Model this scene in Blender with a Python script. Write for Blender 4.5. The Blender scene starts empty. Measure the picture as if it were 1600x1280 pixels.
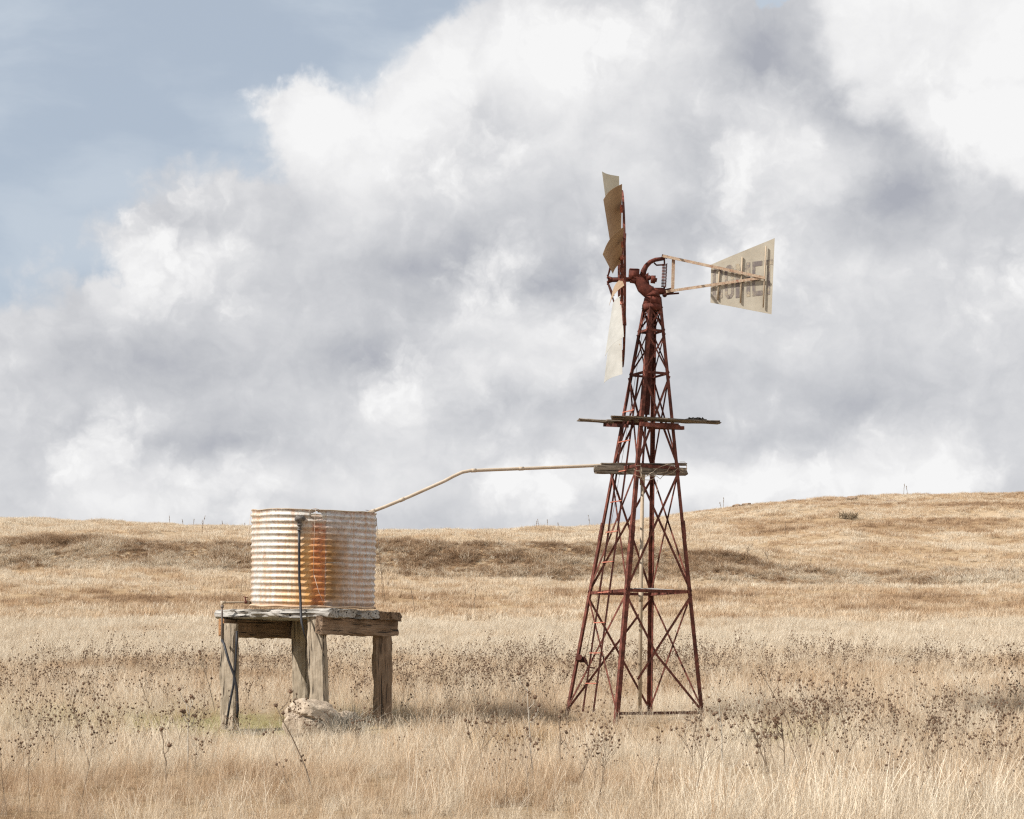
import bpy, bmesh, math, random
import numpy as np
from mathutils import Vector, Matrix
random.seed(7); rng = np.random.default_rng(7)
S = bpy.context.scene
COL = S.collection
F, CX, EY, CAMZ = 2900.0, 800.0, 1050.0, 1.5        # focal length in photo pixels, eye line, camera height
def P(px, py, d):                                    # a point of the photo at distance d
    return Vector(((px-CX)/F*d, d, CAMZ+(EY-py)/F*d))
pi = math.pi
# ------------------------------------------------------------------ value noise
_tab = rng.random((256, 256))
def vnoise(x, y):
    xi = np.floor(x).astype(int); yi = np.floor(y).astype(int)
    fx = x-xi; fy = y-yi; fx = fx*fx*(3-2*fx); fy = fy*fy*(3-2*fy)
    a = _tab[xi & 255, yi & 255]; b = _tab[(xi+1) & 255, yi & 255]
    c = _tab[xi & 255, (yi+1) & 255]; d = _tab[(xi+1) & 255, (yi+1) & 255]
    return (a*(1-fx)+b*fx)*(1-fy)+(c*(1-fx)+d*fx)*fy - 0.5
def fbm(x, y, o=4):
    x = np.asarray(x, float); y = np.asarray(y, float); r = 0; a = 1.0
    for k in range(o):
        r = r+a*vnoise(x*2**k+17.3*k, y*2**k+5.1*k); a *= .5
    return r
def sstep(a, b, x):
    t = np.clip((x-a)/(b-a), 0, 1); return t*t*(3-2*t)
# ------------------------------------------------------------------ materials
def newmat(name):
    m = bpy.data.materials.new(name); m.use_nodes = True
    nt = m.node_tree; b = nt.nodes['Principled BSDF']; b.inputs['Specular IOR Level'].default_value = .25
    return m, nt, b
def N(nt, typ, **kw):
    n = nt.nodes.new(typ)
    for k, v in kw.items():
        if k.startswith('i_'):
            key = k[2:]; key = int(key) if key.isdigit() else key.replace('_', ' ')
            n.inputs[key].default_value = v
        else: setattr(n, k, v)
    return n
def ramp(nt, fac, stops):
    r = nt.nodes.new('ShaderNodeValToRGB'); e = r.color_ramp.elements
    while len(e) < len(stops): e.new(.5)
    for i, (p, c) in enumerate(stops):
        e[i].position = p; e[i].color = (*c, 1) if len(c) == 3 else c
    nt.links.new(fac, r.inputs[0]); return r.outputs[0]
def mixc(nt, fac, a, b, mode='MIX'):
    m = nt.nodes.new('ShaderNodeMix'); m.data_type = 'RGBA'; m.blend_type = mode
    for s, v in ((0, fac), (6, a), (7, b)):
        if isinstance(v, (int, float)): m.inputs[s].default_value = v
        elif isinstance(v, tuple): m.inputs[s].default_value = (*v, 1)
        else: nt.links.new(v, m.inputs[s])
    return m.outputs[2]
def coords(nt, scale, which='Object'):
    t = nt.nodes.new('ShaderNodeTexCoord'); mp = nt.nodes.new('ShaderNodeMapping')
    mp.inputs['Scale'].default_value = scale; nt.links.new(t.outputs[which], mp.inputs[0]); return mp.outputs[0]
def noise(nt, co, scale, detail=5, rough=.6, dist=0):
    n = nt.nodes.new('ShaderNodeTexNoise'); n.inputs['Scale'].default_value = scale
    n.inputs['Detail'].default_value = detail; n.inputs['Roughness'].default_value = rough
    n.inputs['Distortion'].default_value = dist
    nt.links.new(co, n.inputs['Vector']); return n.outputs[0]
def bump(nt, b, h, strength, dist):
    n = nt.nodes.new('ShaderNodeBump'); n.inputs['Strength'].default_value = strength; n.inputs['Distance'].default_value = dist
    nt.links.new(h, n.inputs['Height']); nt.links.new(n.outputs[0], b.inputs['Normal'])
def rusty(name, stops, sc=9, rough=.75, metal=0.0, bumpd=.004):
    m, nt, b = newmat(name)
    co = coords(nt, (1, 1, 1))
    n1 = noise(nt, co, sc, 8, .7); n2 = noise(nt, co, sc*7, 5, .7)
    c = ramp(nt, n1, stops)
    c = mixc(nt, ramp(nt, n2, [(.45, (0, 0, 0)), (.7, (.5, .5, .5))]), c, (.055, .022, .015))
    nt.links.new(c, b.inputs['Base Color']); b.inputs['Roughness'].default_value = rough
    b.inputs['Metallic'].default_value = metal; b.inputs['Specular IOR Level'].default_value = .12
    bump(nt, b, n2, .5, bumpd); return m
RED = rusty('rust_red_steel', [(.3, (.045, .020, .016)), (.47, (.095, .033, .024)), (.6, (.20, .07, .05)), (.72, (.10, .05, .035)), (.8, (.26, .19, .14))])
REDL = rusty('rust_pink_steel', [(.3, (.3, .085, .055)), (.5, (.45, .16, .11)), (.68, (.6, .3, .22))])
DARK = rusty('rust_dark_iron', [(.3, (.035, .014, .012)), (.5, (.06, .021, .016)), (.68, (.12, .036, .026))])
CAST = rusty('rust_cast_iron', [(.3, (.05, .017, .013)), (.52, (.105, .031, .022)), (.7, (.21, .065, .045))], 14)
BARE = rusty('worn_paint_bar', [(.3, (.2, .075, .05)), (.42, (.38, .25, .17)), (.55, (.48, .38, .28)), (.66, (.26, .09, .06))], 7)
def sheet(name, base, stain, rustc, sc=3, amt=.5):
    m, nt, b = newmat(name); co = coords(nt, (1, 1, 1))
    n1 = noise(nt, co, sc, 8, .65); n2 = noise(nt, co, sc*9, 6, .7)
    c = mixc(nt, ramp(nt, n1, [(.35, (0, 0, 0)), (.7, (1, 1, 1))]), base, stain)
    c = mixc(nt, ramp(nt, n2, [(.62, (0, 0, 0)), (.8, (amt, amt, amt))]), c, rustc)
    nt.links.new(c, b.inputs['Base Color']); b.inputs['Roughness'].default_value = .6
    b.inputs['Metallic'].default_value = .0
    bump(nt, b, n1, .25, .01); return m
VANE = sheet('vane_sheet', (.44, .40, .325), (.35, .31, .245), (.3, .13, .07), 4, .5)
BLADE = sheet('blade_sheet', (.5, .47, .38), (.40, .36, .27), (.2, .1, .06), 4, .6)
BLADEB = sheet('blade_sheet_brown', (.31, .22, .135), (.23, .15, .09), (.13, .06, .035), 5, .6)  # browner, darker copy of the sheet: shade of blade undersides put in colour
BLADEW = sheet('blade_sheet_pale', (.36, .35, .32), (.27, .26, .235), (.2, .16, .12), 4, .3)
PIPE = sheet('galvanised_pipe', (.42, .34, .25), (.33, .25, .17), (.28, .1, .05), 6, .6)
PIPEL = sheet('pale_pipe', (.50, .42, .33), (.42, .33, .24), (.4, .2, .12), 5, .6)
WIRE = sheet('old_wire', (.42, .36, .28), (.3, .22, .15), (.2, .1, .06), 5, .5)
BLACK, nt, b = newmat('black_poly'); b.inputs['Base Color'].default_value = (.028, .028, .032, 1); b.inputs['Roughness'].default_value = .5
def wood(name, stops, dark=(.03, .022, .016), grain=1.0):
    m, nt, b = newmat(name)
    co = coords(nt, (1.2, 14, 14)); co2 = coords(nt, (2, 2, 2)); co3 = coords(nt, (.9, 26, 26))
    g = noise(nt, co, 3.0, 8, .75, .6); big = noise(nt, co2, 1.6, 4, .6); cr = noise(nt, co3, 1.6, 3, .5, .8)
    c = ramp(nt, g, stops)
    c = mixc(nt, ramp(nt, big, [(.35, (.55, .55, .55)), (.65, (1, 1, 1))]), (.42*stops[0][1][0], .42*stops[0][1][1], .42*stops[0][1][2]), c)
    crm = ramp(nt, cr, [(.36, (1, 1, 1)), (.42, (0, 0, 0))])
    c = mixc(nt, crm, c, dark)
    kn = nt.nodes.new('ShaderNodeTexVoronoi'); kn.inputs['Scale'].default_value = 2.2; nt.links.new(co2, kn.inputs['Vector'])
    c = mixc(nt, ramp(nt, kn.outputs['Distance'], [(.06, (1, 1, 1)), (.11, (0, 0, 0))]), c, dark)
    nt.links.new(c, b.inputs['Base Color']); b.inputs['Roughness'].default_value = .9
    h = mixc(nt, crm, g, (0, 0, 0))
    bump(nt, b, h, .9*grain, .012); return m
WPOST = wood('weathered_post', [(.25, (.16, .125, .085)), (.5, (.37, .30, .22)), (.72, (.52, .45, .35))])
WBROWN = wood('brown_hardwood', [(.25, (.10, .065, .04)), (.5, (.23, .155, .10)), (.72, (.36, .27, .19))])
WGREY = wood('silver_deck_timber', [(.25, (.14, .125, .105)), (.45, (.36, .335, .30)), (.7, (.55, .525, .48))], (.02, .017, .014))
WPLAT = wood('grey_platform_plank', [(.25, (.09, .065, .045)), (.5, (.2, .16, .12)), (.72, (.33, .29, .23))])
ENDG = wood('orange_end_grain', [(.25, (.22, .10, .04)), (.5, (.42, .22, .1)), (.72, (.55, .33, .18))])
# ------------------------------------------------------------------ mesh helpers
class MB:
    def __init__(s): s.v = []; s.f = []
    def add(s, vs, fs):
        o = len(s.v); s.v += [Vector(v) for v in vs]; s.f += [tuple(o+i for i in f) for f in fs]
    def bar(s, a, b, w, h, up=(0, 0, 1)):
        a = Vector(a); b = Vector(b); d = (b-a).normalized(); up = Vector(up)
        x = d.cross(up); x = x.normalized() if x.length > 1e-5 else Vector((1, 0, 0)); z = x.cross(d)
        x *= w/2; z *= h/2
        vs = [p+i*x+j*z for p in (a, b) for i, j in ((-1, -1), (1, -1), (1, 1), (-1, 1))]
        s.add(vs, [(3, 2, 1, 0), (4, 5, 6, 7), (0, 1, 5, 4), (1, 2, 6, 5), (2, 3, 7, 6), (3, 0, 4, 7)])
    def lpath(s, a, b, da, db, w, t):        # angle iron from a to b with flanges towards da and db
        a = Vector(a); b = Vector(b); d = (b-a).normalized()
        da = Vector(da); da = (da-d*da.dot(d)).normalized(); db = Vector(db); db = (db-d*db.dot(d)).normalized()
        prof = [(0, 0), (w, 0), (w, t), (t, t), (t, w), (0, w)]
        vs = [p+da*i+db*j for p in (a, b) for i, j in prof]
        fs = [tuple(range(5, -1, -1)), tuple(range(6, 12))]+[(i, (i+1) % 6, (i+1) % 6+6, i+6) for i in range(6)]
        s.add(vs, fs)
    def tube(s, pts, r, seg=10, cap=True):
        pts = [Vector(p) for p in pts]; n = len(pts)
        rs = r if isinstance(r, (list, tuple)) else [r]*n
        ref = None; rings = []
        for i, p in enumerate(pts):
            t = (pts[min(i+1, n-1)]-pts[max(i-1, 0)]).normalized()
            if ref is None:
                ref = t.orthogonal().normalized()
            ref = (ref-t*ref.dot(t)); ref = ref.normalized() if ref.length > 1e-6 else t.orthogonal().normalized()
            o = t.cross(ref)
            rings.append([p+(ref*math.cos(2*pi*k/seg)+o*math.sin(2*pi*k/seg))*rs[i] for k in range(seg)])
        vs = [v for rg in rings for v in rg]
        fs = [(i*seg+k, i*seg+(k+1) % seg, (i+1)*seg+(k+1) % seg, (i+1)*seg+k) for i in range(n-1) for k in range(seg)]
        if cap: fs += [tuple(range(seg-1, -1, -1)), tuple((n-1)*seg+k for k in range(seg))]
        s.add(vs, fs)
    def ball(s, c, r, n=6, sq=(1, 1, 1)):
        c = Vector(c); vs = []; fs = []
        for i in range(n+1):
            th = pi*i/n
            for k in range(n*2):
                ph = pi*k/n
                vs.append(c+Vector((r*sq[0]*math.sin(th)*math.cos(ph), r*sq[1]*math.sin(th)*math.sin(ph), r*sq[2]*math.cos(th))))
        m = n*2
        fs = [(i*m+k, (i+1)*m+k, (i+1)*m+(k+1) % m, i*m+(k+1) % m) for i in range(n) for k in range(m)]
        s.add(vs, fs)
    def build(s, name, mat, parent=None, smooth=False, bevel=0):
        me = bpy.data.meshes.new(name); off = parent.location if parent else Vector()
        if parent and parent.parent: off = off+parent.parent.location
        base = OFF.get(parent.name, Vector()) if parent else Vector()
        me.from_pydata([v-base for v in s.v], [], s.f); me.update()
        bm = bmesh.new(); bm.from_mesh(me); bmesh.ops.remove_doubles(bm, verts=bm.verts, dist=1e-6)
        bmesh.ops.recalc_face_normals(bm, faces=bm.faces)
        if bevel: bmesh.ops.bevel(bm, geom=bm.edges[:], offset=bevel, segments=2, affect='EDGES', clamp_overlap=True)
        bm.to_mesh(me); bm.free()
        if smooth: me.polygons.foreach_set('use_smooth', [True]*len(me.polygons))
        me.materials.append(mat)
        o = bpy.data.objects.new(name, me); COL.objects.link(o)
        if parent: o.parent = parent; OFF[o.name] = base
        else: OFF[o.name] = Vector()
        return o
OFF = {}
def tag(o, label=None, cat=None, group=None, kind=None):
    if label: o['label'] = label
    if cat: o['category'] = cat
    if group: o['group'] = group
    if kind: o['kind'] = kind
    return o
def thing(name, loc, label, cat, group=None):
    o = bpy.data.objects.new(name, None); COL.objects.link(o); o.location = loc; o.empty_display_size = .3
    OFF[o.name] = Vector(loc); return tag(o, label, cat, group)
def plank(name, a, b, w, h, mat, parent=None, up=(0, 0, 1), seed=0, rag=.006, split=0, endrag=.012):
    """a timber with its own length axis (local X) so that the grain follows it; slightly crooked, chipped and split"""
    a = Vector(a); b = Vector(b); L = (b-a).length; d = (b-a).normalized()
    y = Vector(up).cross(d).normalized(); z = d.cross(y)
    r = np.random.default_rng(seed+11)
    nx = max(6, int(L/.045)); ny, nz = 5, 5
    prof = []
    for j in range(ny): prof.append((-w/2+w*j/(ny-1), -h/2))
    for k in range(1, nz): prof.append((w/2, -h/2+h*k/(nz-1)))
    for j in range(1, ny): prof.append((w/2-w*j/(ny-1), h/2))
    for k in range(1, nz-1): prof.append((-w/2, h/2-h*k/(nz-1)))
    m = len(prof); vs = []; o1, o2 = r.random(2)*50
    for i in range(nx+1):
        x = L*i/nx
        for q, (py, pz) in enumerate(prof):
            n1 = float(fbm(x*3+o1, q*.9+o2, 3)); n2 = float(fbm(x*9+o2, q*1.7+o1, 2))
            cor = 1-.06*(abs(py) > w*.49 and abs(pz) > h*.49)
            k = 1+ (n1*rag*3+n2*rag)/max(.02, min(w, h)/2)
            xx = x
            if i == 0 or i == nx: xx += endrag*2*float(fbm(q*.8+o1+i, o2, 2))
            yy = py*cor*k; zz = pz*cor*k
            vs.append((xx, yy + .01*math.sin(x*1.3+o1)*(w > .05), zz))
    fs = [(i*m+q, i*m+(q+1) % m, (i+1)*m+(q+1) % m, (i+1)*m+q) for i in range(nx) for q in range(m)]
    fs += [tuple(range(m-1, -1, -1)), tuple(nx*m+q for q in range(m))]
    me = bpy.data.meshes.new(name); me.from_pydata(vs, [], fs); me.update()
    bm = bmesh.new(); bm.from_mesh(me); bmesh.ops.recalc_face_normals(bm, faces=bm.faces); bm.to_mesh(me); bm.free()
    me.materials.append(mat)
    o = bpy.data.objects.new(name, me); COL.objects.link(o)
    base = OFF[parent.name] if parent else Vector()
    M = Matrix.Translation(a-base) @ Matrix((d, y, z)).transposed().to_4x4()
    o.matrix_local = M
    if parent: o.parent = parent
    OFF[o.name] = a
    return o
# ------------------------------------------------------------------ terrain
pxs = [-700, -300, 160, 400, 620, 800, 950, 1080, 1200, 1330, 1440, 1900, 2300]
rows = [   # distance, photo height of the ground at each column
 (35, [1082]*13), (45, [1047]*13), (60, [1007]*13), (75, [980]*13), (95, [950]*13),
 (112, [920, 915, 912, 915, 920, 922, 922, 924, 926, 928, 930, 930, 930]),
 (124, [897, 893, 888, 893, 903, 908, 908, 908, 912, 914, 916, 915, 915]),
 (131, [852, 852, 850, 850, 851, 853, 854, 862, 889, 902, 905, 900, 900]),
 (150, [836, 838, 840, 845, 848, 847, 846, 846, 860, 868, 870, 860, 860]),
 (190, [812, 820, 828, 838, 842, 838, 834, 824, 818, 812, 808, 800, 800]),
 (240, [790, 800, 816, 829, 836, 831, 824, 803, 785, 777, 773, 768, 775]),
]
dk = np.array([-60, 0, 13.5, 20, 25.5, 29]+[r[0] for r in rows]+[300, 420, 700, 1500], float)
def prof_at(px):
    near = [-.4, -.1, 1.5-235*13.5/F, 1.5-(1195-EY)*20/F, 1.5-(1137-EY)*25.5/F, 1.5-(1108-EY)*29/F]
    far = [1.5+(EY-np.interp(px, pxs, r[1]))*r[0]/F for r in rows]
    c = far[-1]
    return near+far+[c-1.5, c-12, c-30, c-40]
xs = np.unique(np.concatenate([np.arange(-600, -60, 25), np.arange(-60, -12, 1.0), np.arange(-12, 12, .25), np.arange(12, 60, 1.0), np.arange(60, 601, 25)]))
ys = np.unique(np.concatenate([np.arange(-60, 12, 3.0), np.arange(12, 42, .25), np.arange(42, 135, .7), np.arange(135, 262, 2.0), np.arange(262, 1500, 40.)]))
X, Y = np.meshgrid(xs, ys)
PXg = CX+F*X/np.clip(Y, 60, 240)
tabpx = np.linspace(-1500, 3100, 116)
tab = np.array([prof_at(p) for p in tabpx])             # px x dk
for _ in range(2): tab[1:-1] = (tab[:-2]+2*tab[1:-1]+tab[2:])/4
dd = np.arange(-60, 1500, .5)
tabd = np.array([np.interp(dd, dk, t) for t in tab])
for _ in range(6): tabd[:, 1:-1] = (tabd[:, :-2]+2*tabd[:, 1:-1]+tabd[:, 2:])/4
def hbase(x, y):
    px = CX+F*x/np.clip(y, 60, 240)
    i = np.clip((px-tabpx[0])/(tabpx[1]-tabpx[0]), 0, len(tabpx)-1.001); i0 = i.astype(int); fi = i-i0
    j = np.clip((y+60)/.5, 0, len(dd)-1.001); j0 = j.astype(int); fj = j-j0
    g = lambda a, b_: tabd[a, b_]
    return (g(i0, j0)*(1-fi)+g(i0+1, j0)*fi)*(1-fj)+(g(i0, j0+1)*(1-fi)+g(i0+1, j0+1)*fi)*fj
def height(x, y):
    x = np.asarray(x, float); y = np.asarray(y, float)
    h = hbase(x, y)
    h = h+fbm(x*.8, y*.8, 3)*.10*sstep(5, 14, y)
    h = h+fbm(x*.25+9, y*.25, 3)*.35*sstep(60, 110, y)
    h = h+fbm(x*.06+3, y*.10, 3)*1.3*sstep(100, 160, y)*(1-sstep(215, 245, y))
    return h
def hz(x, y): return float(height(np.array([x]), np.array([y]))[0])
def bands(x, y):
    """0 = pale bleached grass ... 1 = brown; second value: green"""
    w = y*(1+.09*fbm(x*.05, y*.03, 3))+6*fbm(x*.10+5, y*.12, 3)
    px = CX+F*x/np.clip(y, 20, 400)
    b = .38+.62*fbm(x*.30, y*.30, 4)+.35*fbm(x*1.3+31, y*1.1, 2)*(1-sstep(40, 60, y))
    b = b-.45*sstep(42, 52, w)*(1-sstep(72, 82, w))                  # bleached belt
    b = b+(.22+.8*fbm(x*.09, y*.12, 3))*sstep(78, 92, w)*(1-sstep(98, 117, w))                # brown belt
    b = b-.15*sstep(112, 117, w)*(1-sstep(121, 125, w))
    bank = sstep(122.5, 125, y)*(1-sstep(131.5, 134, y))*(1-sstep(1200, 1380, px)*.6)
    b = b+.42*bank*(.25+2.2*fbm(x*.35, y*.35, 3)+1.0*sstep(127.5, 130.5, y))
    b = b-.22*sstep(134, 140, y)*(1-sstep(900, 1200, px)*.6)
    b = b+.55*sstep(1000, 1300, px)*sstep(140, 160, y)*(.35+1.6*fbm(x*.06, y*.12, 4))
    gz = np.exp(-((px-330)/230)**2-((y-25.6)/1.5)**2)+.8*np.exp(-((px-1240)/70)**2-((y-23.3)/.9)**2)
    g = np.clip(gz*(1.5+1.8*fbm(x*1.1+40, y*1.1+7, 3)), 0, 1)*.75
    return np.clip(b, 0, 1), np.clip(g, 0, 1), bank
Z = height(X, Y)
me = bpy.data.meshes.new('ground'); nx, ny = len(xs), len(ys)
ii = (np.arange(ny-1)[:, None]*nx+np.arange(nx-1)[None]).ravel()
me.from_pydata(np.stack([X, Y, Z], -1).reshape(-1, 3).tolist(), [], np.stack([ii, ii+1, ii+1+nx, ii+nx], 1).tolist())
me.update(); me.polygons.foreach_set('use_smooth', [True]*len(me.polygons))
B_, G_, K_ = bands(X, Y)
ca = me.color_attributes.new('field', 'FLOAT_COLOR', 'POINT')
ca.data.foreach_set('color', np.stack([B_, G_, K_, np.ones_like(B_)], -1).ravel())
m, nt, b = newmat('dry_soil_and_thatch')
at = nt.nodes.new('ShaderNodeAttribute'); at.attribute_name = 'field'
sp = nt.nodes.new('ShaderNodeSeparateColor'); nt.links.new(at.outputs['Color'], sp.inputs[0])
co = coords(nt, (1, 1, 1)); n1 = noise(nt, co, 2.5, 8, .75); n2 = noise(nt, co, 22, 6, .8)
c = ramp(nt, sp.outputs[0], [(0, (.62, .50, .36)), (.45, (.52, .39, .25)), (1, (.36, .24, .14))])
c = mixc(nt, ramp(nt, n2, [(.35, (0, 0, 0)), (.65, (1, 1, 1))]), mixc(nt, 1.0, c, (.55, .5, .45), 'MULTIPLY'), c)
c = mixc(nt, ramp(nt, n1, [(.42, (0, 0, 0)), (.75, (.5, .5, .5))]), c, (.2, .13, .07))
c = mixc(nt, sp.outputs[1], c, (.34, .31, .15))
c = mixc(nt, sp.outputs[2], c, mixc(nt, ramp(nt, n1, [(.4, (0, 0, 0)), (.6, (1, 1, 1))]), (.22, .145, .085), (.48, .35, .21)))  # bank ground darkened in patches, standing for shadows between the tussocks
nt.links.new(c, b.inputs['Base Color']); b.inputs['Roughness'].default_value = 1; b.inputs['Specular IOR Level'].default_value = 0
bump(nt, b, n2, .8, .08)
me.materials.append(m)
g = bpy.data.objects.new('ground', me); COL.objects.link(g); tag(g, kind='structure')
# ------------------------------------------------------------------ grass and weed masses
def grassmat(name, stops, green=(.50, .46, .22)):
    m = bpy.data.materials.new(name); m.use_nodes = True; nt = m.node_tree; nt.nodes.clear()
    out = nt.nodes.new('ShaderNodeOutputMaterial'); mx = nt.nodes.new('ShaderNodeMixShader')
    df = nt.nodes.new('ShaderNodeBsdfDiffuse'); tr = nt.nodes.new('ShaderNodeBsdfTranslucent'); mx.inputs[0].default_value = .3
    a = nt.nodes.new('ShaderNodeAttribute'); a.attribute_type = 'INSTANCER'; a.attribute_name = 'tint'
    g2 = nt.nodes.new('ShaderNodeAttribute'); g2.attribute_type = 'INSTANCER'; g2.attribute_name = 'green'
    v = nt.nodes.new('ShaderNodeAttribute'); v.attribute_name = 'var'
    c = ramp(nt, a.outputs['Fac'], stops)
    c = mixc(nt, g2.outputs['Fac'], c, green)
    vr = ramp(nt, v.outputs['Fac'], [(0, (.30, .23, .17)), (.22, (.62, .56, .5)), (.5, (.9, .88, .85)), (1, (1.12, 1.12, 1.12))])
    c = mixc(nt, 1.0, c, vr, 'MULTIPLY')
    nt.links.new(c, df.inputs[0]); nt.links.new(c, tr.inputs[0])
    nt.links.new(df.outputs[0], mx.inputs[1]); nt.links.new(tr.outputs[0], mx.inputs[2]); nt.links.new(mx.outputs[0], out.inputs[0])
    return m
GM = grassmat('dry_grass_blades', [(0, (.80, .725, .60)), (.4, (.72, .60, .45)), (.7, (.60, .44, .29)), (1, (.36, .25, .165))])
def blades(n, R, h0, h1, w, lean, seed, flop=.5, seg=3):
    r = np.random.default_rng(seed); vs = []; fs = []; var = []
    for i in range(n):
        a = r.random()*2*pi; q = R*math.sqrt(r.random()); bx, by = q*math.cos(a), q*math.sin(a)
        h = h0+(h1-h0)*r.random(); la = r.normal(0, 1)*flop+lean; lb = r.normal(0, 1)*flop
        ya = r.random()*pi; wx, wy = math.cos(ya)*w/2, math.sin(ya)*w/2
        va = r.random(); o = len(vs)
        for k in range(seg+1):
            t = k/seg; ww = 1-t*.85
            cx = bx+la*h*t*t; cy = by+lb*h*t*t; cz = h*t*(1-.18*t*(abs(la)+abs(lb)))
            vs.append((cx-wx*ww, cy-wy*ww, cz-.02)); vs.append((cx+wx*ww, cy+wy*ww, cz-.02)); var += [va, va]
        for k in range(seg): fs.append((o+2*k, o+2*k+1, o+2*k+3, o+2*k+2))
    return vs, fs, var
def protomesh(name, data, mat, mats=None):
    vs, fs, var = data
    me = bpy.data.meshes.new(name); me.from_pydata(vs, [], fs); me.update()
    at = me.attributes.new('var', 'FLOAT', 'POINT'); at.data.foreach_set('value', var)
    me.materials.append(mat)
    o = bpy.data.objects.new(name, me); return o
def collection(name, obs):
    c = bpy.data.collections.new(name)
    for o in obs: c.objects.link(o)
    return c
def scatter(name, pts, rot, scl, idx, tint, green, coll, label):
    me = bpy.data.meshes.new(name); me.from_pydata(pts.tolist(), [], [])
    for nm, ty, ar in (('scl', 'FLOAT', scl), ('idx', 'INT', idx), ('tint', 'FLOAT', tint), ('green', 'FLOAT', green)):
        a = me.attributes.new(nm, ty, 'POINT'); a.data.foreach_set('value', np.asarray(ar, dtype=np.int32 if ty == 'INT' else np.float32))
    a = me.attributes.new('rot', 'FLOAT_VECTOR', 'POINT'); a.data.foreach_set('vector', np.asarray(rot, np.float32).ravel())
    o = bpy.data.objects.new(name, me); COL.objects.link(o)
    ng = bpy.data.node_groups.new(name, 'GeometryNodeTree')
    ng.interface.new_socket('Geometry', in_out='INPUT', socket_type='NodeSocketGeometry')
    ng.interface.new_socket('Geometry', in_out='OUTPUT', socket_type='NodeSocketGeometry')
    gi = ng.nodes.new('NodeGroupInput'); go = ng.nodes.new('NodeGroupOutput')
    ip = ng.nodes.new('GeometryNodeInstanceOnPoints'); ci = ng.nodes.new('GeometryNodeCollectionInfo')
    ci.inputs['Collection'].default_value = coll; ci.inputs['Separate Children'].default_value = True; ci.inputs['Reset Children'].default_value = True
    def na(n, t):
        x = ng.nodes.new('GeometryNodeInputNamedAttribute'); x.data_type = t; x.inputs[0].default_value = n; return x.outputs[0]
    L = ng.links.new
    L(gi.outputs[0], ip.inputs['Points']); L(ci.outputs[0], ip.inputs['Instance']); ip.inputs['Pick Instance'].default_value = True
    L(na('idx', 'INT'), ip.inputs['Instance Index']); L(na('rot', 'FLOAT_VECTOR'), ip.inputs['Rotation']); L(na('scl', 'FLOAT'), ip.inputs['Scale'])
    L(ip.outputs[0], go.inputs[0])
    md = o.modifiers.new('scatter', 'NODES'); md.node_group = ng
    return tag(o, label, None, None, 'stuff')
def strewn(n, d0, d1, margin=2.5, pw=1.0):
    """points over the field between two distances, evenly per area"""
    d = np.sqrt(d0**2+(d1**2-d0**2)*rng.random(n)) if pw == 1 else d0+(d1-d0)*rng.random(n)**pw
    x = (rng.random(n)*2-1)*(.2759*d+margin); return x, d
BARE_SPOTS = [(-2.9, 24.7, 1.0)]
def mass(name, n, d0, d1, coll, nvar, s0, s1, label, keep=None, tilt=.12, pw=1.0, tadd=0, margin=2.5, hmod=.45, zlift=0, tsd=.12):
    x, y = strewn(n, d0, d1, margin, pw)
    if keep is not None:
        k = keep(x, y) > rng.random(len(x)); x, y = x[k], y[k]
    z = height(x, y)+zlift
    B, Gr, K = bands(x, y)
    t = np.clip(B+tadd+rng.normal(0, tsd, len(x)), 0, 1)
    s = (s0+(s1-s0)*rng.random(len(x)))*(1+hmod*2*fbm(x*.55+3, y*.55, 2))
    s = np.clip(s, s0*1.0, s1*1.4)*(1-.45*Gr)*(1-.55*np.exp(-(((x-1.75)/1.6)**2+((y-25.6)/2.2)**2)**2))*(1-.6*np.exp(-(((x+2.7)/1.7)**2+((y-24.4)/1.6)**2)**2))*(1-.35*np.exp(-(((x+4.4)/2.2)**2+((y-25)/2.)**2)**2))
    rot = np.stack([rng.normal(0, tilt, len(x)), rng.normal(0, tilt, len(x)), rng.normal(0, .9, len(x))], 1)
    return scatter(name, np.stack([x, y, z], 1), rot, s, rng.integers(0, nvar, len(x)), t, np.clip(Gr*1.0*(rng.random(len(x)) < .6), 0, 1), coll, label)
def merge(a, b_):
    o = len(a[0]); return a[0]+b_[0], a[1]+[tuple(i+o for i in f) for f in b_[1]], a[2]+b_[2]
def plumes(n, R, h0, h1, seed):
    # tall seeding stems with a loose head of short bristles
    r = np.random.default_rng(seed); vs = []; fs = []; var = []
    for i in range(n):
        a = r.random()*2*pi; q = R*math.sqrt(r.random()); x0, y0 = q*math.cos(a), q*math.sin(a); h = h0+(h1-h0)*r.random()
        la, lb = r.normal(.12, .25)*h, r.normal(0, .25)*h; va = .55+.45*r.random()
        P_ = lambda t: (x0+la*t*t, y0+lb*t*t, h*t-.02)
        ya = r.random()*pi; wx, wy = math.cos(ya)*.0018, math.sin(ya)*.0018
        o = len(vs)
        for k in range(5):
            p = P_(k/4); vs += [(p[0]-wx, p[1]-wy, p[2]), (p[0]+wx, p[1]+wy, p[2])]; var += [va, va]
        fs += [(o+2*k, o+2*k+1, o+2*k+3, o+2*k+2) for k in range(4)]
        for k in range(16):
            t = .72+.28*r.random(); p = P_(t); L = .022*(1.3-t); o = len(vs)
            dx, dy, dz = r.normal(0, 1)*L, r.normal(0, 1)*L, L*(1+r.random())
            vs += [(p[0]-.0015, p[1], p[2]), (p[0]+.0015, p[1], p[2]), (p[0]+dx, p[1]+dy, p[2]+dz)]; var += [va*.8]*3; fs.append((o, o+1, o+2))
    return vs, fs, var
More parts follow.
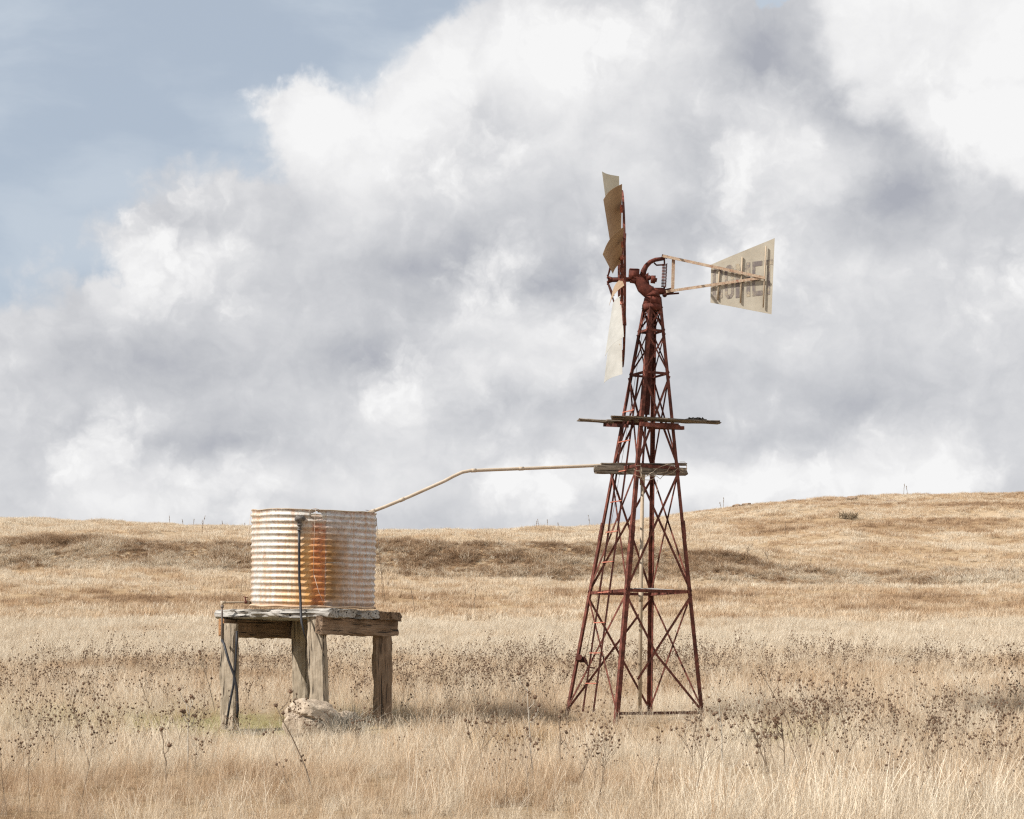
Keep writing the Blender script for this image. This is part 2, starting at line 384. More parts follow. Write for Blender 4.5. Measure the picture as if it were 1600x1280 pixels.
near = collection('near_tufts', [protomesh('tuft', blades(62, .13, .16, .48, .0042, .22, k, .33, 4), GM) for k in range(5)]
                  +[protomesh('tuft', blades(75, .10, .08, .24, .0050, .1, 20+k, .8, 3), GM) for k in range(3)]
                  +[protomesh('tuft', merge(blades(26, .16, .25, .55, .0045, .5, 30+k, 1.15, 4), plumes(9, .14, .42, .68, 33+k)), GM) for k in range(4)])
mid = collection('mid_tufts', [protomesh('tuft', blades(95, .30, .2, .50, .0085, .2, 40+k, .33, 3), GM) for k in range(5)])
farc = collection('far_tufts', [protomesh('tuft', blades(70, .42, .12, .36, .020, .15, 60+k, .4, 2), GM) for k in range(5)])
clear_stand = lambda x, y: 1-.75*np.exp(-(((x+2.9)/1.1)**2+((y-25.2)/.8)**2))
mass('dry_grass', 22000, 11.5, 34, near, 12, .34, .66, 'fine dry straw coloured grass in the foreground', clear_stand, hmod=.7, tsd=.22)
mass('pale_grass', 14500, 33, 76, mid, 5, .5, .95, 'bleached tall dry grass behind the windmill', hmod=.35, tsd=.14, margin=5)
mass('hill_grass', 72000, 75, 246, farc, 5, .6, 1.15, 'dry grass covering the far paddock and hillside', lambda x, y: 1-.85*bands(x, y)[2], hmod=.35, margin=22, tsd=.20)
# tussocky growth on the contour bank and on the right hand hill
tus = collection('bank_tufts', [protomesh('tuft', blades(80, .24, .12, .40, .026, .05, 80+k, .7, 2), GM) for k in range(4)])
def keep_bank(x, y):
    B, Gr, K = bands(x, y); return np.clip(K, 0, 1)
mass('bank_grass', 44000, 121, 136, tus, 4, .45, 1.35, 'golden tussocks and brown clumps on the contour bank', keep_bank, tadd=-.10, margin=24, hmod=.6, tsd=.42)
# ------------------------------------------------------------------ thistles and dry weeds
def weedmat(name, c0, c1):
    m, nt, b = newmat(name); co = coords(nt, (1, 1, 1)); n1 = noise(nt, co, 12, 4, .6)
    nt.links.new(ramp(nt, n1, [(.35, c0), (.65, c1)]), b.inputs['Base Color']); b.inputs['Roughness'].default_value = .9; return m
STEM = weedmat('weed_stem', (.13, .09, .06), (.27, .21, .15))
HEAD = weedmat('seed_head', (.06, .036, .022), (.20, .125, .08))
STEMM = weedmat('mid_stalk', (.22, .16, .11), (.40, .32, .24))
STEMP = weedmat('pale_stalk', (.3, .26, .21), (.5, .45, .37))
def thistle_parts(seed, h=.75, nb=7, heads=1.0, hr=.016, spread=.5, thick=.004, seg=4):
    r = np.random.default_rng(seed); st = MB(); hd = MB()
    def grow(p, d, L, rad, depth):
        pts = [p]; q = Vector(p); dd = Vector(d)
        n = 4
        for i in range(n):
            dd = (dd+Vector(r.normal(0, .10, 3))).normalized(); q = q+dd*L/n; pts.append(q.copy())
        st.tube(pts, [rad*(1-.6*i/n) for i in range(n+1)], seg, False)
        if depth > 0:
            for k in range(nb if depth == 2 else 2+int(r.random()*2.5)):
                t = .35+.6*r.random() if depth == 2 else .3+.65*r.random()
                base = pts[0].lerp(pts[-1], t) if depth < 2 else pts[min(n-1, int(t*n))].lerp(pts[min(n, int(t*n)+1)], (t*n) % 1)
                az = r.random()*2*pi; up = .9+.6*r.random()
                nd = Vector((math.cos(az)*spread*1.5, math.sin(az)*spread*1.5, up)).normalized()
                grow(base, nd, L*(.5 if depth == 2 else .45)*(.6+.6*r.random()), rad*.55, depth-1)
        if r.random() < heads:
            rr = hr*(.6+.7*r.random())*(1.25 if depth == 2 else 1)
            hd.ball(pts[-1], rr, 3, (1, 1, .95))
            for k in range(5):
                a = r.random()*2*pi; e = r.random()*1.4
                v = Vector((math.cos(a)*math.cos(e), math.sin(a)*math.cos(e), math.sin(e)))
                hd.tube([pts[-1]+v*rr*.7, pts[-1]+v*rr*1.9], [rr*.28, rr*.03], 3, False)
    grow(Vector((0, 0, -.03)), Vector((r.normal(0, .12), r.normal(0, .12), 1)).normalized(), h, thick, 2)
    return st, hd
# proto weed clump for the uncountable mass: joined mesh, two materials
def weed_proto(seed, h, hr, nb, thick=.0045):
    st, hd = thistle_parts(seed, h, nb, .9, hr, .5, thick, 3)
    me = bpy.data.meshes.new('weed'); nv = len(st.v)
    me.from_pydata([tuple(v) for v in st.v+hd.v], [], st.f+[tuple(i+nv for i in f) for f in hd.f]); me.update()
    me.materials.append(STEM); me.materials.append(HEAD)
    me.polygons.foreach_set('material_index', [0]*len(st.f)+[1]*len(hd.f))
    return bpy.data.objects.new('weed', me)
weeds = collection('weeds', [weed_proto(200+k, .5+.3*random.random(), .0105, 3, .0032) for k in range(7)])
def keep_weed(x, y):
    f = fbm(x*.35+12, y*.22+3, 3)
    px = CX+F*x/y
    right = .65+.35*sstep(1000, 1150, px)
    return np.clip((.30+1.5*f)*(sstep(26, 31, y)*(1-sstep(42, 50, y))+.38*(1-sstep(26, 31, y)))*right, 0, 1)
mass('dry_weeds', 9500, 17, 54, weeds, 7, .7, 1.15, 'dense dry brown weeds with tiny seed heads in the middle distance', keep_weed, hmod=.2)
# individual thistles, the nearest ones
def stemweed(seed, h, nb, hr, thick):
    st, hd = thistle_parts(seed, h, nb, .9, hr, .5, thick, 4)
    me = bpy.data.meshes.new('thistle'); nv = len(st.v)
    me.from_pydata([tuple(v) for v in st.v+hd.v], [], st.f+[tuple(i+nv for i in f) for f in hd.f]); me.update()
    me.materials.append(STEM if seed % 3 else STEMM); me.materials.append(HEAD)
    me.polygons.foreach_set('material_index', [0]*len(st.f)+[1]*len(hd.f)); return me
TL = 'dry brown thistle with round seed heads standing in the grass'
TG = 'dry thistles scattered through the foreground grass'
tmesh = [stemweed(300+k, .55+.05*(k % 5), 2+k % 5, .0092, .0036) for k in range(12)]
def big_thistle(px, d, h, seed, label, lean=0.0, mat=None, nh=6):
    x = (px-CX)/F*d; r = random.Random(seed); mat = mat or STEM
    e = thing('thistle', (x, d, hz(x, d)), label, 'thistle'); OFF[e.name] = Vector()
    st = MB(); pts = [Vector((lean*h*(t/6)**1.3+r.uniform(-.008, .008), r.uniform(-.01, .01), -.03+h*t/6)) for t in range(7)]
    st.tube(pts, [.0085*(1-.1*t) for t in range(7)], 6, False); tips = [pts[-1]]
    for k in range(nh-1):
        t = r.uniform(.45, .95); i = int(t*6); b0 = pts[i].lerp(pts[min(6, i+1)], t*6-i); L = r.uniform(.10, .26)*h
        a_ = r.uniform(0, 6.28); q = b0+Vector((math.cos(a_)*L*.55, math.sin(a_)*L*.4, L*.9))
        st.tube([b0, b0.lerp(q, .5)+Vector((math.cos(a_)*L*.12, 0, -.01)), q], [.0045, .0036, .003], 5, False); tips.append(q)
    sb = st.build('stem', mat, e)
    for q in tips:
        hd = MB(); rr_ = r.uniform(.013, .022); hd.ball(q, rr_, 5, (1, 1, .85))
        for k in range(14):
            a_ = r.uniform(0, 6.28); el_ = r.uniform(-.2, 1.5); v = Vector((math.cos(a_)*math.cos(el_), math.sin(a_)*math.cos(el_), math.sin(el_)))
            hd.tube([q+v*rr_*.8, q+v*rr_*1.6], [rr_*.22, rr_*.03], 3, False)
        hd.build('seed_head', HEAD, e)
    return e
big = [   # photo column of the foot, distance, height, lean, stem material, label
 (292, 17.6, .78, .05, STEMP, 'tall thistle with a pale lower stem and a cluster of brown heads, left foreground'),
 (262, 16.4, .55, -.1, STEM, 'short thistle with two heads near the lower left corner'),
 (492, 15.6, .80, -.42, STEM, 'thistle with a long stem slanting left below the pale boulder'),
 (745, 19.0, .55, -.2, STEM, 'thistle leaning left in the lower middle grass, left of the golden tussock'),
 (832, 17.0, .95, -.05, STEMP, 'bleached thick stemmed thistle in the lower middle, below the golden tussock'),
 (1130, 18.2, .75, -.05, STEMP, 'bleached thistle with dark heads just below the right tower leg'),
 (1208, 17.0, .70, -.35, STEM, 'thistle leaning left in the lower right grass'),
 (1227, 17.4, .72, -.05, STEM, 'upright thistle with a crown of heads in the lower right grass'),
 (1252, 21.0, 1.0, -.45, STEM, 'slender bare thistle leaning far left, in the field right of the windmill'),
 (1323, 22.5, .85, -.2, STEM, 'dark curved thistle stalk to the right of the far leaning thistle'),
 (336, 27.6, .95, -.25, STEM, 'branching thistle immediately left of the tank stand'),
 (875, 18.0, .6, .0, STEM, 'thin upright thistle with a single top head, before the left tower leg'),
]
for i, (px, d, h, ln, mt, lab) in enumerate(big): big_thistle(px, d, h, 700+i, lab, ln, mt, (7, 3, 3, 4, 6, 5, 4, 7, 3, 3, 8, 3)[i])
count = len(big)
first = True
while count < 298:
    d = 13.2+17.5*rng.random(); x = (rng.random()*2-1)*(.2759*d+.4)
    px = CX+F*x/d
    dens = .22+1.6*float(fbm(x*.5+70, d*.4, 3))+.25*(px > 1050)+.2*(px < 330)-.3*(330 < px < 640)
    if 330 < px < 640 and 21 < d < 28: continue
    if rng.random() > dens: continue
    o = bpy.data.objects.new('thistle', tmesh[int(rng.integers(0, 12))]); COL.objects.link(o)
    s_ = .6+.5*rng.random(); o.location = (x, d, hz(x, d)); o.scale = (s_, s_, s_)
    o.rotation_euler = (random.gauss(0, .16), random.gauss(0, .16), random.random()*6.28)
    tag(o, TL, 'thistle', TG); count += 1
# lone stalks far off
def stalk(px, py, d, h, label, group=None, lean=.1, mat=STEM):
    p = P(px, py, d); x, y = p.x, d; z = hz(x, y); m = MB(); r = random.Random(px)
    pts = [Vector((x+lean*h*(t/5)**1.5, y, z-.05+h*t/5)) for t in range(6)]
    w = .010+.0001*d
    m.tube(pts, [w*(1-.12*t) for t in range(6)], 5)
    for k in range(7):
        t = .55+.45*r.random(); q = pts[0].lerp(pts[-1], t); m.ball(q+Vector((r.uniform(-1, 1)*w, 0, 0)), w*1.1, 3, (1, 1, 2))
    o = m.build('dry_stalk', mat); return tag(o, label, 'dead plant', group)
sk = 'thin dry stalk poking above the distant skyline'
sg = 'dry stalks along the skyline'
for px, h in ((265, 1.1), (286, .6), (302, .7), (317, 1.2), (349, .8), (382, .6), (838, .8), (842, 1.1), (856, .9), (922, 1.2), (873, .6), (690, .5), (1130, 1.2), (1412, 1.3), (1418, 1.0), (1127, .7)):
    stalk(px, 820, 238, h+.35, sk, sg, random.uniform(-.2, .2))
stalk(648, 0, 88, 1.3, 'tall dry stalk right of the tank, leaning left', None, -.15)
stalk(741, 0, 92, 1.2, 'upright dry stalk in the paddock between tank and windmill', None, .05)
stalk(316, 0, 150, 1.4, 'dark stalk on the hillside left of the tank', None, 0)
stalk(1227, 0, 165, 1.4, 'short dark stalk on the right hill slope', None, 0)
stalk(1267, 0, 128, 1.5, 'dark stalk at the end of the contour bank', None, 0)
for px, d, h, s, lab in ((1170, 132, 1.3, 1, 'bare branching weed on the top of the bank, left one of two'), (1202, 131, 1.2, 2, 'bare branching weed on the top of the bank, right one of two')):
    st, hd = thistle_parts(500+s, h, 7, .6, .03, .6, .02, 4)
    x = (px-CX)/F*d; e = st.build('dead_weed', STEM); e.location = (x, d, hz(x, d)); tag(e, lab, 'dead plant')
# dark tussocks that stand out, and one dark patch for a post shadow
def tussock(px, py, d, R, h, label, seed, col, n=260, wide=.010):
    p = P(px, py, d); vs, fs, var = blades(n, R, h*.4, h, wide, .1, seed, .6, 4)
    z = hz(p.x, d); me = bpy.data.meshes.new('tussock'); me.from_pydata([(a_, b_, c_) for a_, b_, c_ in vs], [], fs); me.update()
    at = me.attributes.new('var', 'FLOAT', 'POINT'); at.data.foreach_set('value', var)
    me.materials.append(col); o = bpy.data.objects.new('tussock', me); COL.objects.link(o); o.location = (p.x, d, z)
    return tag(o, label, 'grass tussock')
def flat_grass(name, c0, c1):
    m, nt, b = newmat(name); v = nt.nodes.new('ShaderNodeAttribute'); v.attribute_name = 'var'
    nt.links.new(ramp(nt, v.outputs['Fac'], [(0, c0), (1, c1)]), b.inputs['Base Color']); b.inputs['Roughness'].default_value = 1; return m
TDARK = flat_grass('dark_tussock', (.06, .045, .03), (.42, .33, .22))
TGOLD = flat_grass('golden_tussock', (.22, .13, .06), (.58, .42, .24))
TGREY = flat_grass('grey_tussock_and_shade', (.05, .045, .04), (.36, .33, .27))
tussock(703, 1115, 26.8, .24, .20, 'dark low tussock in the grass between the tank stand and windmill', 901, TDARK)
tussock(818, 1170, 22.0, .34, .52, 'golden brown tussock in the grass before the windmill', 902, TGOLD, 330, .006)
tussock(760, 1190, 21.4, .22, .36, 'small golden tussock left of the larger golden tussock', 903, TGOLD, 220, .006)
tussock(388, 1150, 24.5, .30, .16, 'flat dark grass standing in for the shadow at the foot of the left front post', 904, TGREY, 320, .008)  # dark blades added where the post's shadow falls, shade put in colour
tussock(541, 1168, 23.55, .22, .55, 'dark grey tussock on the right of the pale boulder', 905, TGREY, 520, .010)
tussock(1160, 1160, 23.4, .20, .22, 'grey tussock in the short grass right of the tower', 906, TDARK)
tussock(1276, 1150, 25.4, .30, .34, 'pale rounded tussock in the field to the right of the windmill', 907, TGOLD)
tussock(1325, 822, 187, 1.0, .9, 'lone dark shrub like tussock on the right hillside', 908, TDARK, 200, .09)
# rocks
def rockmat(name, c0, c1, c2):
    m, nt, b = newmat(name); co = coords(nt, (1, 1, 1)); n1 = noise(nt, co, 6, 8, .7); n2 = noise(nt, co, 40, 6, .7)
    c = ramp(nt, n1, [(.3, c0), (.5, c1), (.7, c2)]); c = mixc(nt, ramp(nt, n2, [(.6, (0, 0, 0)), (.72, (.6, .6, .6))]), c, (.12, .09, .06))
    nt.links.new(c, b.inputs['Base Color']); b.inputs['Roughness'].default_value = .95; bump(nt, b, n2, .8, .02); return m
RPALE = rockmat('pale_stone', (.22, .165, .115), (.40, .32, .24), (.52, .435, .335))
RBROWN = rockmat('brown_stone', (.16, .11, .07), (.28, .2, .14), (.4, .31, .23))
def rock(px, py, d, r, sq, mat, label, seed, sink=.35, slot=False):
    p = P(px, py, d); z = hz(p.x, d); bm = bmesh.new(); bmesh.ops.create_icosphere(bm, subdivisions=5, radius=1)
    rr = np.random.default_rng(seed)
    pl = [(Vector(rr.normal(0, 1, 3)).normalized(), .62+.25*rr.random()) for _ in range(14)]
    for v in bm.verts:
        c = v.co.copy()
        for n_, k in pl:
            q = c.dot(n_)
            if q > k: c -= n_*(q-k)*.85
        c *= 1+.20*float(fbm(c.x*2+seed, c.y*2+c.z*1.7, 6))
        if slot:
            s_ = c.z+.35*c.x-.15
            if abs(s_) < .075 and c.y < 0 and -.8 < c.x < .35: c.y += .26*(1-abs(s_)/.075)**.5 
        v.co = Vector((c.x*sq[0]*r, c.y*sq[1]*r, c.z*sq[2]*r))
    me = bpy.data.meshes.new('boulder'); bm.to_mesh(me); bm.free(); me.materials.append(mat)
    o = bpy.data.objects.new('boulder' if r > .15 else 'rock', me); COL.objects.link(o); o.location = (p.x, d, z+r*sq[2]*(1-2*sink))
    return tag(o, label, 'rock')
rock(490, 1152, 24.0, .40, (1.0, .8, .85), RPALE, 'large pale boulder with a dark slot at the foot of the tank stand', 3, .22, True)
rock(509, 1118, 24.25, .16, (1.1, .9, .55), RBROWN, 'brown stone perched against the post behind the pale boulder', 5, -.95)
rock(541, 1130, 24.2, .17, (1.0, .8, 1.1), RPALE, 'small pinkish boulder right of the pale boulder', 8, .0)
for i, (px, d, r, lab) in enumerate(((1152, 236, .55, 'small rock on the right hill crest, leftmost'), (1167, 236, .5, 'small rock on the right hill crest, just right of the leftmost'), (1238, 232, .5, 'rock on the hill crest above the right bank end'), (1330, 232, .55, 'rock on the hill crest near the right edge'), (1392, 226, .6, 'rock on the hill crest nearest the right edge'))):
    rock(px, 0, d, r, (1.5, 1, .6), RBROWN, lab, 40+i, .2)
# fallen stick
st = P(1168, 1168, 22.6); q0 = Vector((st.x, 22.6, hz(st.x, 22.6)+.1)); en = P(1222, 1164, 22.8); q1 = Vector((en.x, 22.8, hz(en.x, 22.8)+.12))
tag(plank('fallen_stick', q0, q1, .035, .03, WPLAT, None, seed=77), 'dark fallen stick lying in the short grass right of the tower', 'stick')
# ------------------------------------------------------------------ windmill
D0 = 26.6; PXM = F/D0
TB = Vector(((990-CX)/PXM, D0, CAMZ+(EY-1120)/PXM))
wm = thing('windmill', TB, 'rusty red steel lattice windmill with a broken wheel and a pale lettered tail vane', 'windmill')
LEAN = 30/655.
th0 = math.radians(-17.6)
def TW(x, y, h): return TB+Vector((x+LEAN*h, y, h))
def rad(h): return 1.030-.1497*h
def corner(k, h, k2=0):        # 0=R 1=F 2=L 3=N
    a = th0+k*pi/2; r = rad(h); return TW(r*math.cos(a), r*math.sin(a), h)
def hy(py): return (1120-py)/PXM
HT = hy(465)
def dirs(k):                   # the two flange directions of a leg, along the faces
    c = corner(k, 1); return corner((k+1) % 4, 1)-c, corner((k-1) % 4, 1)-c
LEGN = ['right', 'rear', 'left', 'front']
for k in range(4):
    m = MB(); da, db = dirs(k)
    m.lpath(corner(k, -.25), corner(k, hy(826)), da, db, .062, .009)
    c2 = corner(k, hy(832)); ctr = TW(0, 0, hy(832)); ins = (ctr-c2).normalized()*.008
    m.lpath(c2+ins, corner(k, HT)+(TW(0, 0, HT)-corner(k, HT)).normalized()*.004, da, db, .052, .008)
    leg = m.build('leg', RED, wm)
    # splice plate with bolts
    s = MB(); c3 = corner(k, hy(843)); c4 = corner(k, hy(815)); out = (c3-TW(0, 0, hy(843))).normalized()*.007
    s.lpath(c3+out, c4+out, da, db, .05, .006)
    for t in (.2, .8):
        p = c3.lerp(c4, t)+out
        for d_ in (da, db): s.ball(p+d_.normalized()*.03, .009, 3)
    s.build('splice_plate', RED, leg)
LV = [hy(1115), hy(928), hy(735), hy(587), hy(520)]
for li, h in enumerate(LV):
    for k in range(4):
        if li == 0 and k != 3: continue
        if li == 0 and k == 3: pass
        a = corner(k, h); b_ = corner((k+1) % 4, h)
        m = MB(); inn = (TW(0, 0, h)-(a+b_)/2).normalized()
        sag = Vector((0, 0, 0))
        m.lpath(a+inn*.012, b_+inn*.012, Vector((0, 0, 1)), inn, (.042 if li < 3 else .032), .006)
        m.build('girt', RED if li else DARK, wm)
def brace(a, b_, off, mat=RED, w=.034, bend=None):
    m = MB(); d = (b_-a).normalized()
    n = off.normalized(); side = n.cross(d)
    pts = [a, b_] if bend is None else [a, bend, b_]
    for p, q in zip(pts[:-1], pts[1:]): m.bar(p, q, w, .006, n)
    m.build('brace', mat, wm)
LV2 = LV+[HT-.12]
for i in range(len(LV2)-1):
    for k in range(4):
        h0, h1 = LV2[i], LV2[i+1]; k2 = (k+1) % 4
        nrm = ((corner(k, h0)+corner(k2, h0))/2-TW(0, 0, h0)).normalized()
        w = .034 if i < 3 else .024
        for s_, (ka, kb) in enumerate(((k, k2), (k2, k))):
            a = corner(ka, h0+.02)-nrm*(.004+.012*s_); b_ = corner(kb, h1-.02)-nrm*(.004+.012*s_)
            if i == 0 and k == 3 and s_ == 0:
                brace(a.lerp(b_, .28), b_, nrm, RED, w, None); continue
            if i == 0 and k == 3 and s_ == 1:
                brace(a, b_, nrm, RED, w, a.lerp(b_, .55)+Vector((-.05, -.02, -.12))); continue
            brace(a, b_, nrm, RED, w)
# ladder on the front left face
fa, fb = lambda h: corner(2, h), lambda h: corner(3, h)
fn = ((fa(1)+fb(1))/2-TW(0, 0, 1)); fn.z = 0; fn.normalize()
lad = None
def lp(h, s_):
    a, b_ = fa(h), fb(h); c = (a+b_)/2+fn*.05; t = (b_-a).normalized(); return c+t*s_
m = MB()
hl = LV[3]
for s_ in (-.15, .15):
    m.lpath(lp(.08, s_), lp(hl, s_*.75), Vector((0, 1, 0)), Vector((1, 0, 0)), .026, .006)
lad = m.build('ladder', DARK, wm)
h = .48
while h < hl-.1:
    r_ = MB(); r_.bar(lp(h, -.155), lp(h, .155), .022, .014); r_.build('rung', REDL, lad); h += .431
# pump column
m = MB(); pc = lambda py, px: P(px, py, D0-.02)
m.tube([pc(1130, 999.5), pc(928, 1001.5), pc(742, 1004)], .027, 12)
m.tube([pc(940, 1001.3), pc(925, 1001.5)], .034, 12); m.tube([pc(758, 1003.5), pc(728, 1004.2)], .038, 12)
col = m.build('pump_pipe', PIPE, wm, True)
m = MB(); m.tube([pc(730, 1004), pc(700, 1006), pc(645, 1010)], .016, 8); m.build('pump_rod', DARK, wm)
plank('guide_pole', P(1009.5, 648, D0), P(1019, 475, D0), .10, .09, DARK, wm, up=(0, 1, 0), seed=5, rag=.003)
# head casting --------------------------------------------------------
hd = MB(); c0 = lambda px, py, dy=0: P(px, py, D0+dy)
hd.tube([c0(1018.5, 486), c0(1019, 477)], [.14, .145], 16); hd.tube([c0(1018.7, 478), c0(1019.5, 463)], [.14, .105], 16)
hd.tube([c0(1019.5, 464), c0(1020, 456)], [.12, .085], 16)
turn = hd.build('turntable', CAST, wm, True)
m = MB()
m.tube([c0(1021, 462), c0(1013, 456), c0(1004.5, 449), c0(1000.5, 441), c0(995, 435.5), c0(985, 434)], [.085, .095, .092, .085, .078, .075], 14)
m.tube([c0(1010, 455), c0(1021, 455.5), c0(1035, 455), c0(1040, 456)], [.05, .055, .05, .03], 10)
m.tube([c0(1006, 436), c0(1010, 430), c0(1011, 440), c0(1012.5, 448), c0(1020, 452)], [.05, .05, .03, .03, .04], 10)
m.bar(c0(982.5, 429), c0(998.5, 430), .15, .15); m.bar(c0(983, 422.3), c0(997, 422.6), .16, .02)
gear = m.build('gearbox', CAST, wm, True, .006)
m = MB(); m.tube([c0(1004, 434), c0(1005.5, 424), c0(1009.5, 416), c0(1016, 409.5), c0(1024, 406), c0(1038, 404)], [.05, .042, .036, .032, .03, .026], 10)
m.build('curved_arm', CAST, wm, True)
m = MB(); m.tube([c0(1013, 432, -.05), c0(1017, 436, -.05)], .03, 12); m.tube([c0(1017, 436.5, -.05), c0(1024, 437, -.05)], [.055, .058], 14)
m.tube([c0(1024, 437.5, -.05), c0(1026.5, 438, -.05)], .03, 10); m.build('crank_gear', CAST, wm, True)
m = MB(); m.tube([c0(1037.8, 400), c0(1038.3, 414)], .012, 8); m.tube([c0(1022, 411), c0(1026, 414.5), c0(1034, 414), c0(1038, 414)], .012, 8)
m.tube([c0(1038, 448), c0(1037, 460)], .014, 8)
hinge = m.build('hinge_rod', DARK, wm, True)
m = MB(); pts = []
for i in range(16*12+1):
    a = 2*pi*i/12; t = i/(16*12); c_ = c0(1038.8-1.8*t, 412+37*t); pts.append(c_+Vector((.033*math.cos(a), .033*math.sin(a), 0)))
m.tube(pts, .0065, 5); m.build('spring', RED, wm, True)
m = MB(); m.bar(c0(1036, 457), c0(1052, 453.5), .07, .07); m.tube([c0(1036, 461, -.03), c0(1046, 459.5, -.03), c0(1061, 458.3, -.03)], .013, 8)
m.ball(c0(1038.5, 461), .035, 6); m.bar(c0(1034, 400), c0(1043, 402), .05, .04)
m.build('tail_bracket', DARK, wm)
# tail -------------------------------------------------------------------
TS = .20
def tl(px, py, off=0): return P(px, py, D0-TS*(px-1035)/PXM+off)
m = MB()
vn = Vector((-TS, -1, 0)).normalized()
cs = [tl(1111, 413.5), tl(1210.5, 372), tl(1205.5, 491), tl(1110, 473)]
def lerp2(u, v): return (cs[0].lerp(cs[1], u)).lerp(cs[3].lerp(cs[2], u), v)
nu, nv = 24, 16; vs = []
for s_ in (0, 1):
    for j in range(nv+1):
        for i in range(nu+1):
            u, v = i/nu, j/nv
            w_ = .006*float(fbm(u*3+2, v*3, 3))+.006*math.sin(u*5)
            vs.append(lerp2(u, v)+vn*(w_-.002*s_))
n1_ = (nu+1)*(nv+1); fs = []
for j in range(nv):
    for i in range(nu):
        a = j*(nu+1)+i; fs.append((a, a+1, a+nu+2, a+nu+1)); fs.append((n1_+a, n1_+a+nu+1, n1_+a+nu+2, n1_+a+1))
for i in range(nu): fs += [(i, n1_+i, n1_+i+1, i+1), (nv*(nu+1)+i, nv*(nu+1)+i+1, n1_+nv*(nu+1)+i+1, n1_+nv*(nu+1)+i)]
for j in range(nv): a = j*(nu+1); fs += [(a, a+nu+1, n1_+a+nu+1, n1_+a), (a+nu, n1_+a+nu, n1_+a+2*nu+1, a+2*nu+1)]
m.add(vs, fs); vane = m.build('tail_vane', VANE, wm)
# faded lettering on the vane
ml, nt, b = newmat('faded_lettering'); co = coords(nt, (1, 1, 1)); nn = noise(nt, co, 55, 6, .85); nb_ = noise(nt, co, 5, 3, .6)
ad = nt.nodes.new('ShaderNodeMath'); ad.operation = 'ADD'; nt.links.new(nn, ad.inputs[0]); nt.links.new(nb_, ad.inputs[1])
c = ramp(nt, ad.outputs[0], [(.84/2+.42-.42, (.17, .145, .14)), (.49, (.22, .19, .17)), (.57, (.42, .355, .255)), (1, (.43, .36, .26))])
sc_ = nt.nodes.new('ShaderNodeMath'); sc_.operation = 'MULTIPLY'; sc_.inputs[1].default_value = .5
nt.links.new(ad.outputs[0], sc_.inputs[0]); nt.links.new(sc_.outputs[0], c.node.inputs[0])
nt.links.new(c, b.inputs['Base Color']); b.inputs['Roughness'].default_value = .8
def vtop(px): return 418+(px-1113)*(405-418)/94.
def vbot(px): return 470+(px-1113)*(459.5-470)/94.
def surf_off(px, py):
    # distance of the buckled sheet in front of its plane at this place
    u = (px-1111)/97.; tp = 413.5+(372-413.5)*u; bt = 473+(491-473)*u; v = (py-tp)/(bt-tp)
    return .006*float(fbm(u*3+2, v*3, 3))+.006*math.sin(u*5)
def quad(mb, pts):
    q = []
    n = 6
    for j in range(n+1):
        for i in range(n+1):
            u, v = i/n, j/n
            x = (pts[0][0]*(1-u)+pts[1][0]*u)*(1-v)+(pts[3][0]*(1-u)+pts[2][0]*u)*v
            y = (pts[0][1]*(1-u)+pts[1][1]*u)*(1-v)+(pts[3][1]*(1-u)+pts[2][1]*u)*v
            py = vtop(x)+(vbot(x)-vtop(x))*y
            q.append(tl(x, py)+vn*(surf_off(x, py)+.003))
    mb.add(q, [(j*(n+1)+i, j*(n+1)+i+1, (j+1)*(n+1)+i+1, (j+1)*(n+1)+i) for j in range(n) for i in range(n)])
def letter(ch, x0, x1, strokes):
    mb = MB(); W = x1-x0
    for s_ in strokes: quad(mb, [(x0+W*a, b_) for a, b_ in s_])
    o = mb.build('letter', ml, vane); o['label'] = 'faded stencilled letter '+ch; return o
def R_(a, b_, c_, d_): return [(a, b_), (c_, b_), (c_, d_), (a, d_)]
letter('C', 1113.5, 1129, [R_(0, .12, .3, .88), [(0, .12), (.3, .0), (.75, .0), (.3, .14)], [(.3, 0), (1, .05), (1, .3), (.68, .14)], [(0, .88), (.3, .86), (.75, 1), (.3, 1)], [(.3, .86), (1, .7), (1, .95), (.4, 1)]])
letter('O', 1132.5, 1146.5, [R_(0, .12, .3, .88), R_(.7, .12, 1, .88), [(0, .12), (.3, 0), (.7, 0), (.3, .16)], [(.3, .0), (.7, 0), (1, .12), (.5, .13)], [(0, .88), (.4, .86), (.7, 1), (.3, 1)], [(.4, .86), (1, .88), (.7, 1), (.4, 1)]])
letter('M', 1149.5, 1172, [R_(0, 0, .25, 1), R_(.75, 0, 1, 1), [(.25, 0), (.5, .5), (.5, .85), (.25, .3)], [(.5, .5), (.75, 0), (.75, .3), (.5, .85)]])
letter('E', 1175.5, 1191, [R_(0, 0, .28, 1), R_(.28, 0, 1, .14), R_(.28, .43, .8, .56), R_(.28, .86, 1, 1)])
letter('T', 1193.5, 1207.5, [R_(0, 0, 1, .14), R_(.36, .14, .68, 1)])
# battens and arms
for (xa, ya, xb, yb) in ((1124.2, 421, 1121.5, 469), (1160, 402, 1157, 474), (1197, 385, 1192.6, 481)):
    m = MB(); m.tube([tl(xa, ya)+vn*.02, tl(xb, yb)+vn*.02], .0105, 8); m.build('batten', PIPE, vane, True)
m = MB(); m.bar(tl(1036, 401)+vn*.045, tl(1196, 435.5)+vn*.045, .012, .038, (0, 0, 1)); m.build('tail_arm', BARE, wm)
m = MB(); m.bar(tl(1041, 456.5)+vn*.034, tl(1196, 434)+vn*.034, .012, .038, (0, 0, 1)); m.build('tail_arm', BARE, wm)
m = MB(); m.bar(tl(1052.3, 404), tl(1051, 454), .045, .03, (0, 1, 0)); m.build('tail_strut', BARE, wm)
